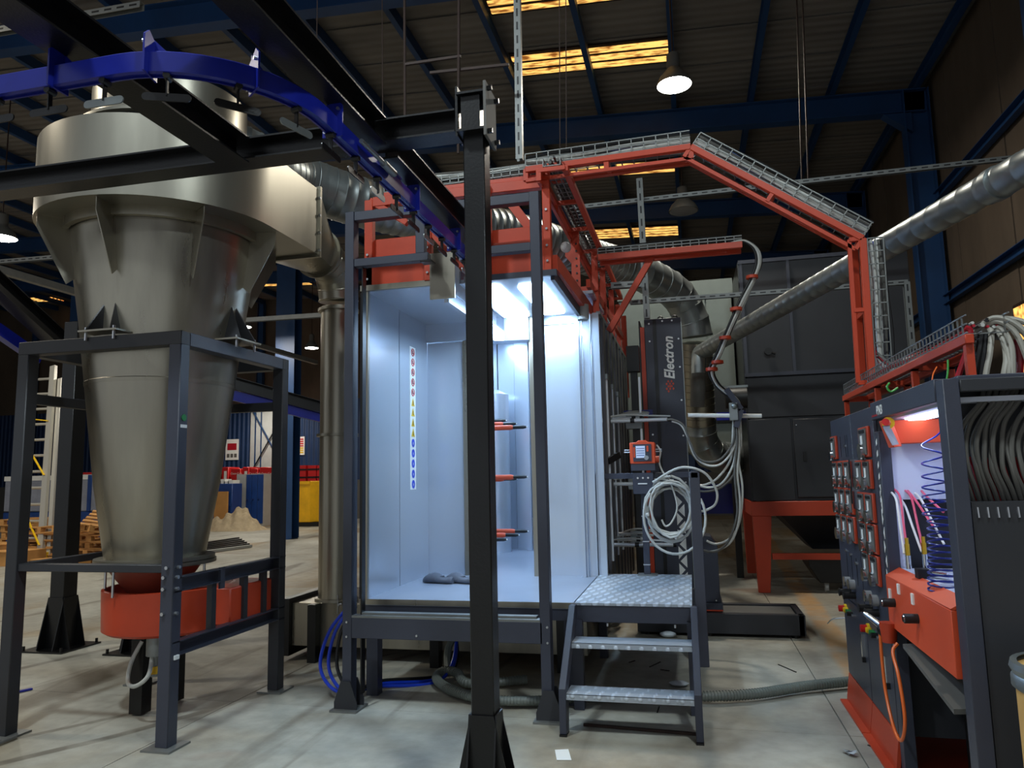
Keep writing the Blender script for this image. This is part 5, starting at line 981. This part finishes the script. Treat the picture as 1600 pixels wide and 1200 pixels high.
m = MB(); [m.cyl((1.08 + k * .035, 3.262, 1.44), (1.08 + k * .035, 3.256, 1.40), .005, 6) for k in range(8)]; m.build('manifold_screw', 'screw', pc)
dm = thing('fibre_drum', (1.36, 2.95, .05), 'brown fibre drum with a metal rim at the right edge', 'drum'); c = PY(1592, 1060, 2.85); cx_ = c.x + .20
MB().cyl((cx_, 2.85, .02), (cx_, 2.85, .93), .20, 40).build('drum_body', 'drum', dm); MB().lathe((cx_, 2.85, 0), [(.2, .86), (.212, .87), (.212, .9), (.205, .91), (.215, .93), (.21, .95), (.19, .95)], 40, cap=False).build('metal_rim', 'galv', dm); MB().lathe((cx_, 2.85, 0), [(.19, 0), (.21, 0), (.21, .03), (.19, .03)], 32, cap=False).build('metal_rim', 'galv', dm)
# ================================================================ floor hose and small litter
P = [PZ(1336, 1064, .05), PZ(1260, 1072, .05), PZ(1180, 1084, .05), PZ(1100, 1088, .05), PZ(1000, 1085, .05), PZ(900, 1090, .05), PZ(830, 1095, .05), PZ(760, 1093, .05), PZ(705, 1078, .05), PZ(682, 1060, .05), PZ(695, 1048, .07), PZ(715, 1052, .07), PZ(735, 1068, .05), V((-1.3, 5.75, .05))]
fh = thing('floor_hose', (-.5, 5.5, 0), 'thick ribbed grey hose lying across the floor under the booth and steps', 'hose'); ribbed(P, .032, .022, .005, 12).build('ribbed_hose', 'flex', fh, ang=60)
hose('riser_hose', [PZ(700, 1050, .05), V((-2.0, 6.0, .25)), V((-1.75, 6.1, .5)), V((-1.5, 6.2, .62))], .03, 'flex', 'ribbed grey hose rising under the booth floor')
tag(MB().prism([PZ(867, 1172, .002), PZ(888, 1171, .002), PZ(893, 1188, .002), PZ(870, 1188, .002)], (0, 0, .002)).build('paper_scrap', 'boxw'), 'small pale paper scrap on the floor before the steps', 'paper')
m = MB(); c = PZ(1330, 1180, 0)
vs = [c + V((random.uniform(-.05, .05), random.uniform(-.05, .05), random.uniform(.002, .03))) for _ in range(16)]
for k in range(14): m.add([vs[k], vs[k + 1], vs[(k + 2) % 16]], [(0, 1, 2)])
tag(m.build('plastic_scrap', 'film'), 'crumpled clear plastic scrap near the cabinet plinth', 'scrap')
c = PZ(1044, 996, .0); m = MB().ball(c + V((0, 0, .03)), .05, 8, (1.6, 1, .6)); tag(m.build('film_ball', 'film'), 'crumpled film lying behind the steps', 'scrap')
c = PZ(1061, 1072, .0); m = MB().ball(c + V((0, 0, .02)), .05, 8, (1.5, 1, .4)); tag(m.build('film_ball', 'film'), 'small crumpled film under the lower tread', 'scrap')
gs = [((1015, 1042), (1032, 1034)), ((1032, 1046), (1046, 1048)), ((983, 1035), (992, 1032)), ((1216, 1038), (1244, 1050)), ((1343, 1128), (1358, 1130)), ((1346, 1134), (1358, 1136)), ((1356, 1164), (1371, 1170)), ((1027, 1113), (1030, 1104))]
for (a, b) in gs: tag(MB().bar(PZ(*a, .004), PZ(*b, .004), .008, .005).build('cable_tie_end', 'blackm'), 'snipped black cable tie lying on the floor', 'cable tie', 'cut cable ties on the floor')
tag(MB().bar(PZ(912, 1132, .01), PZ(1090, 1147, .01), .02, .015).build('floor_strip', 'rust'), 'long thin strip lying on the floor beneath the steps', 'strip')
tag(MB().bar(PZ(-10, 1089, .01), PZ(50, 1076, .01), .03, .012).build('blue_strip', 'blue'), 'short blue strip lying on the floor at the left', 'strip')
tag(MB().cyl(PZ(-10, 1165, .015), PZ(25, 1151, .015), .012, 8).build('foot_bolt', 'zinc'), 'pale rod lying at the foot of the left stand leg', 'rod')
# ================================================================ far left store area
cpn = PZ(370, 850, 0)
for i in range(6):
    a, b = PZ(300, 852 + i * 2.6, .04), PZ(372 + i * 4, 841 + i * 2.4, .04); tag(MB().bar(a, b, .09, .06).build('steel_profile', 'black' if i < 5 else 'lgrey'), 'long %s profile in the bundle on the floor right of the cyclone' % ('black' if i < 5 else 'pale'), 'profile', 'steel profiles lying in a bundle' if i < 5 else None)
# cloth heap
c = PZ(366, 828, 0); n = 40; vs = []; fs = []
for j in range(n):
    for i in range(n):
        u, v = i / (n - 1) * 2 - 1, j / (n - 1) * 2 - 1; r2 = u * u + v * v
        h = max(0, (1 - r2)) ** .7 * (.62 + .22 * math.sin(5 * u + 2 * v) + .16 * math.sin(9 * v - 4 * u) + .1 * math.sin(19 * u + 7 * v) + .07 * math.sin(27 * v - 11 * u) + .3 * (1 if abs(u) < .3 else .4 if u < .6 else 0))
        vs.append(c + V((u * 1.15, v * .7, h * .62)))
for j in range(n - 1): fs += [(j * n + i, j * n + i + 1, (j + 1) * n + i + 1, (j + 1) * n + i) for i in range(n - 1)]
tag(MB().add(vs, fs).build('sheeting_heap', 'cloth', ang=80), 'heap of crumpled beige sheeting in front of the blue lockers', 'heap')
# blue lockers
a = PZ(367, 826, 0); dpt = a.y + 1.2; L0 = PY(368, 826, dpt).x; L1 = PY(383, 826, dpt).x; L2 = PY(410, 826, dpt).x; zt = PY(383, 741, dpt).z
lk = thing('locker', ((L0 + L2) / 2, dpt + .4, 0), 'pale grey locker with three blue doors behind the sheeting heap', 'locker'); MB().box(L0, L2, dpt + .03, dpt + .8, 0, zt).build('body', 'lgrey', lk); MB().box(L0, L1 - .02, dpt, dpt + .03, .1, zt).build('side_panel', 'lgrey', lk)
for k in range(3):
    xa = L1 + (L2 - L1) * k / 3; d = MB().box(xa + .01, xa + (L2 - L1) / 3 - .01, dpt, dpt + .03, .1, zt - .02).build('door', 'skipb', lk); MB().box(xa + .04, xa + .1, dpt - .02, dpt, zt * .5, zt * .5 + .05).build('door_handle', 'chrome', d)
# blue skip with cardboard
a = PZ(322, 832, 0); a.y += 1.6; a.x = PY(322, 832, a.y).x; zt = PY(340, 756, a.y).z; xb = PY(362, 800, a.y).x
sk = thing('blue_skip', ((a.x + xb) / 2, a.y + .6, 0), 'blue metal skip with scrap on top, right of the cyclone cone', 'skip'); MB().box(a.x - .2, xb, a.y, a.y + .6, .05, zt).build('body', 'skipb', sk, bev=.02); MB().box(a.x - .22, xb + .03, a.y - .04, a.y, zt * .5, zt * .5 + .1).build('rib', 'skipb', sk)
tag(MB().box(PY(337, 800, a.y - .1).x, PY(357, 800, a.y - .1).x, a.y - .2, a.y - .12, 0, PY(345, 768, a.y).z).build('cardboard_sheet', 'card'), 'brown cardboard leaning on the blue skip', 'cardboard')
for i in range(5): tag(MB().box(a.x + .1 + i * .16, a.x + .3 + i * .16, a.y + .1, a.y + .5, zt + .0, zt + .08 + .04 * (i % 3)).build('scrap_piece', 'boxw'), 'pale scrap piece lying on top of the blue skip', 'scrap', 'scrap on the blue skip')
# red coolers
for i, (x0, x1) in enumerate(((330, 345), (346, 358), (360, 377), (378, 390), (391, 404), (405, 428))):
    Yc = 26.6; p0, p1 = PY(x0, 755, Yc), PY(x1, 732, Yc); t = thing('red_cooler', ((p0.x + p1.x) / 2, Yc + .4, 0), 'red drinks cooler in the row behind the blue skip and lockers, %s from the left' % ('first', 'second', 'third', 'fourth', 'fifth', 'sixth')[i], 'cooler')
    MB().box(p0.x, p1.x - .03, Yc, Yc + .8, 0, p1.z + .06 * (i % 2)).build('body', 'red', t, bev=.02)
    text('Coca-Cola', 'lettering', 'boxw', t, ((p0.x + p1.x) / 2, Yc - .005, p1.z - .2), (1, 0, 0), (0, 0, 1), .12, shear=.3) if x1 - x0 > 12 else MB().box((p0.x + p1.x) / 2 - .06, (p0.x + p1.x) / 2 + .06, Yc - .005, Yc, p1.z - .6, p1.z - .1).build('label', 'boxw', t)
for i, (x0, x1) in enumerate(((463, 478), (481, 494), (495, 510))):
    Yc = 26; p0, p1 = PY(x0, 755, Yc), PY(x1, 727, Yc); t = thing('red_crate_stack', ((p0.x + p1.x) / 2, Yc + .4, 0), 'red stack above the yellow skip, %s' % ('left one', 'middle one', 'right one by the tall pipe')[i], 'stack'); MB().box(p0.x, p1.x, Yc, Yc + .8, 0, p1.z).build('stack_body', 'red', t)
    for z in (2.0, 1.7): MB().box(p0.x - .03, p1.x + .03, Yc - .03, Yc, z, z + .06).build('rack_bar', 'black', t)
# yellow skip
a = PZ(462, 823, 0); p1 = PY(500, 800, a.y); zt = PY(470, 752, a.y).z; xm = PY(484, 800, a.y).x
ys = thing('yellow_skip', ((a.x + p1.x) / 2 + .5, a.y + .7, 0), 'yellow metal bin on a dark base left of the tall pipe', 'bin'); MB().prism([(a.x - .1, a.y, .15), (xm, a.y, .15), (p1.x + .6, a.y + 1.0, .15), (p1.x, a.y + 1.6, .15), (a.x - .1, a.y + 1.6, .15)], (0, 0, zt - .15)).build('body', 'yel2', ys, bev=.02)
MB().box(a.x, p1.x, a.y + .05, a.y + 1.4, 0, .15).build('base', 'black', ys); MB().box(a.x - .12, xm, a.y - .03, a.y, zt * .93, zt).build('rim', 'yel2', ys)
# posters
for (x0, y0, x1, y1, lb, k) in ((352, 686, 373, 719, 'poster with red and white blocks on the blue wall', 0), (464, 682, 476, 711, 'narrow notice sheet with red and yellow rows on the blue wall', 1)):
    p0, p1 = PY(x0, y1, 28.46), PY(x1, y0, 28.46); t = thing('poster', ((p0.x + p1.x) / 2, 28.48, p0.z), lb, 'poster'); MB().box(p0.x, p1.x, 28.46, 28.478, p0.z, p1.z).build('sheet', 'boxw', t); W_, H_ = p1.x - p0.x, p1.z - p0.z
    if k == 0:
        MB().box(p0.x + W_ * .15, p0.x + W_ * .85, 28.45, 28.46, p0.z + H_ * .48, p0.z + H_ * .8).build('red_block', 'rhose', t)
        for i in range(3): MB().box(p0.x + W_ * (.12 + .28 * i), p0.x + W_ * (.32 + .28 * i), 28.45, 28.46, p0.z + H_ * .12, p0.z + H_ * .3).build('dark_block', 'hose2', t)
    else:
        for i in range(7): MB().box(p0.x + W_ * .15, p0.x + W_ * .85, 28.45, 28.46, p0.z + H_ * (.1 + .12 * i), p0.z + H_ * (.17 + .12 * i)).build('printed_row', 'yellow' if i < 3 else 'red', t)
# wrapped pallet load on a blue skip, left
Yc = 17.; p0, p1 = PY(26, 812, Yc), PY(137, 742, Yc); q1 = PY(156, 757, Yc)
bs = thing('blue_container', ((p0.x + q1.x) / 2, Yc + .8, 0), 'low blue container beneath the wrapped load behind the ladder', 'container'); MB().box(p0.x - .6, q1.x + .2, Yc + .1, Yc + 2, 0, PY(100, 800, Yc).z).build('body', 'skipb', bs, bev=.02)
wl_ = thing('wrapped_load', ((p0.x + p1.x) / 2, Yc + .8, PY(100, 800, Yc).z), 'big load in greyish stretch film behind the ladder', 'load'); zb = PY(100, 800, Yc).z + .01; MB().prism([(p0.x - .6, Yc + .1, zb), (q1.x, Yc + .1, zb), (q1.x, Yc + .1, q1.z), (p1.x, Yc + .1, p1.z), (p0.x - .6, Yc + .1, p1.z)], (0, 1.6, 0)).build('film_wrap', 'wrap', wl_, bev=.03); MB().prism([(p0.x - .6, Yc + .08, p1.z - .12), (p1.x, Yc + .08, p1.z - .12), (p1.x, Yc + .08, p1.z + .01), (p0.x - .6, Yc + .08, p1.z + .01)], (0, 1.65, 0)).build('film_top', 'boxw', wl_)
MB().box(PY(133, 780, Yc).x, PY(138, 780, Yc).x, Yc + .06, Yc + .1, zb, p1.z).build('vertical_band', 'skipb', wl_)
rc_ = PY(128, 745, 19); tag(MB().box(rc_.x, PY(160, 745, 19).x + .8, 19, 19.8, 0, PY(140, 738, 19).z).build('red_cabinet', 'red'), 'red cabinet beside the wrapped load left of the cone', 'cabinet')
# pallets
def pallet(x, y, z, ang, label, tilt=0., L=1.2, W_=.9):
    t = thing('pallet', (x, y, z), label, 'pallet')
    for k in range(5): MB().box(x - L / 2, x + L / 2, y - W_ / 2 + k * (W_ - .1) / 4, y - W_ / 2 + k * (W_ - .1) / 4 + .1, z + .12, z + .142).build('deck_board', 'wood', t)
    for k in range(3):
        yy = y - W_ / 2 + k * (W_ - .1) / 2
        for j in range(3): MB().box(x - L / 2 + j * (L - .12) / 2, x - L / 2 + j * (L - .12) / 2 + .12, yy, yy + .1, z + .022, z + .12).build('block', 'wood', t)
        MB().box(x - L / 2, x + L / 2, yy, yy + .1, z, z + .022).build('bottom_board', 'wood', t)
    t.rotation_euler = (tilt, tilt * .6, ang); return t
a = PZ(128, 882, 0); pn = 0
for st_i, (x, y, n_) in enumerate(((a.x, a.y + .6, 4), (a.x - 1.5, a.y + .9, 5), (a.x - 2.6, a.y + 1.4, 6))):
    for k in range(n_): pallet(x + random.uniform(-.05, .05), y + random.uniform(-.05, .05), k * .146, random.uniform(-.08, .08), 'wooden pallet in the %s stack behind the ladder, %s' % (('right', 'middle', 'left')[st_i], ('at the bottom', 'second up', 'third up', 'fourth up', 'fifth up', 'on top')[k]))
pallet(a.x + .35, a.y + .5, .72, .5, 'broken wooden crate lid tilted on top of the right pallet stack', .28)
pallet(a.x - .3, a.y + .1, .62, -.3, 'loose wooden pallet lying askew on the right stack', -.12)
for i, (x, y, z, w_, h_, lb) in enumerate(((a.x - .2, a.y - .3, 0, .9, .16, 'flat brown cardboard box before the right pallet stack'), (a.x - 1.5, a.y - .1, 0, .8, .3, 'brown cardboard box at the foot of the ladder'), (a.x - 2.2, a.y + .2, 0, .7, .42, 'taller brown cardboard box left of the ladder foot'), (a.x + .75, a.y + .9, .6, .7, .12, 'flat brown cardboard leaning on the right pallet stack'))):
    t = thing('cardboard_box', (x, y, z), lb, 'box'); MB().box(x - w_ / 2, x + w_ / 2, y - .3, y + .3, z, z + h_).build('carton', 'card', t); MB().box(x - w_ / 2, x + w_ / 2, y - .35, y - .3, z + h_ - .02, z + h_).build('flap', 'card', t); t.rotation_euler = (0, 0, .2 * (i - 1))
# ladder
LB, LT = PD(63, 878, 10.6), PD(84, 572, 10.6); LB = PZ(63, 878, 0); LT = PY(84, 572, LB.y + .9); s_ = V((-.45, -.0, 0)); d = (LT - LB)
ld = thing('extension_ladder', LB, 'aluminium ladder with yellow straps standing by the pallets', 'ladder')
sx = (PY(63, 878, LB.y).x - PY(22, 878, LB.y).x)
for o_ in (V((0, 0, 0)), V((-sx, 0, 0))): MB().bar(LB + o_, LT + o_, .14, .08).build('stile', 'ladder', ld); 
MB().bar(LB + V((.14, .08, 0)), LB.lerp(LT, .93) + V((.14, .08, 0)), .1, .07).build('stile', 'ladder', ld)
for k in range(12): p = LB.lerp(LT, (k + .35) / 12.2); MB().cyl(p, p + V((-sx, 0, 0)), .03, 8).build('rung', 'ladder', ld)
for (f0, f1) in ((.08, .32), (.42, .62), (.70, .72)): MB().bar(LB.lerp(LT, f0) + V((.0, -.06, 0)), LB.lerp(LT, f1) + V((-sx, -.06, 0)), .035, .02).build('strap', 'yellow', ld)
MB().box(LB.x - .12, LB.x + .12, LB.y - .1, LB.y + .1, 0, .2).build('foot', 'yellow', ld)
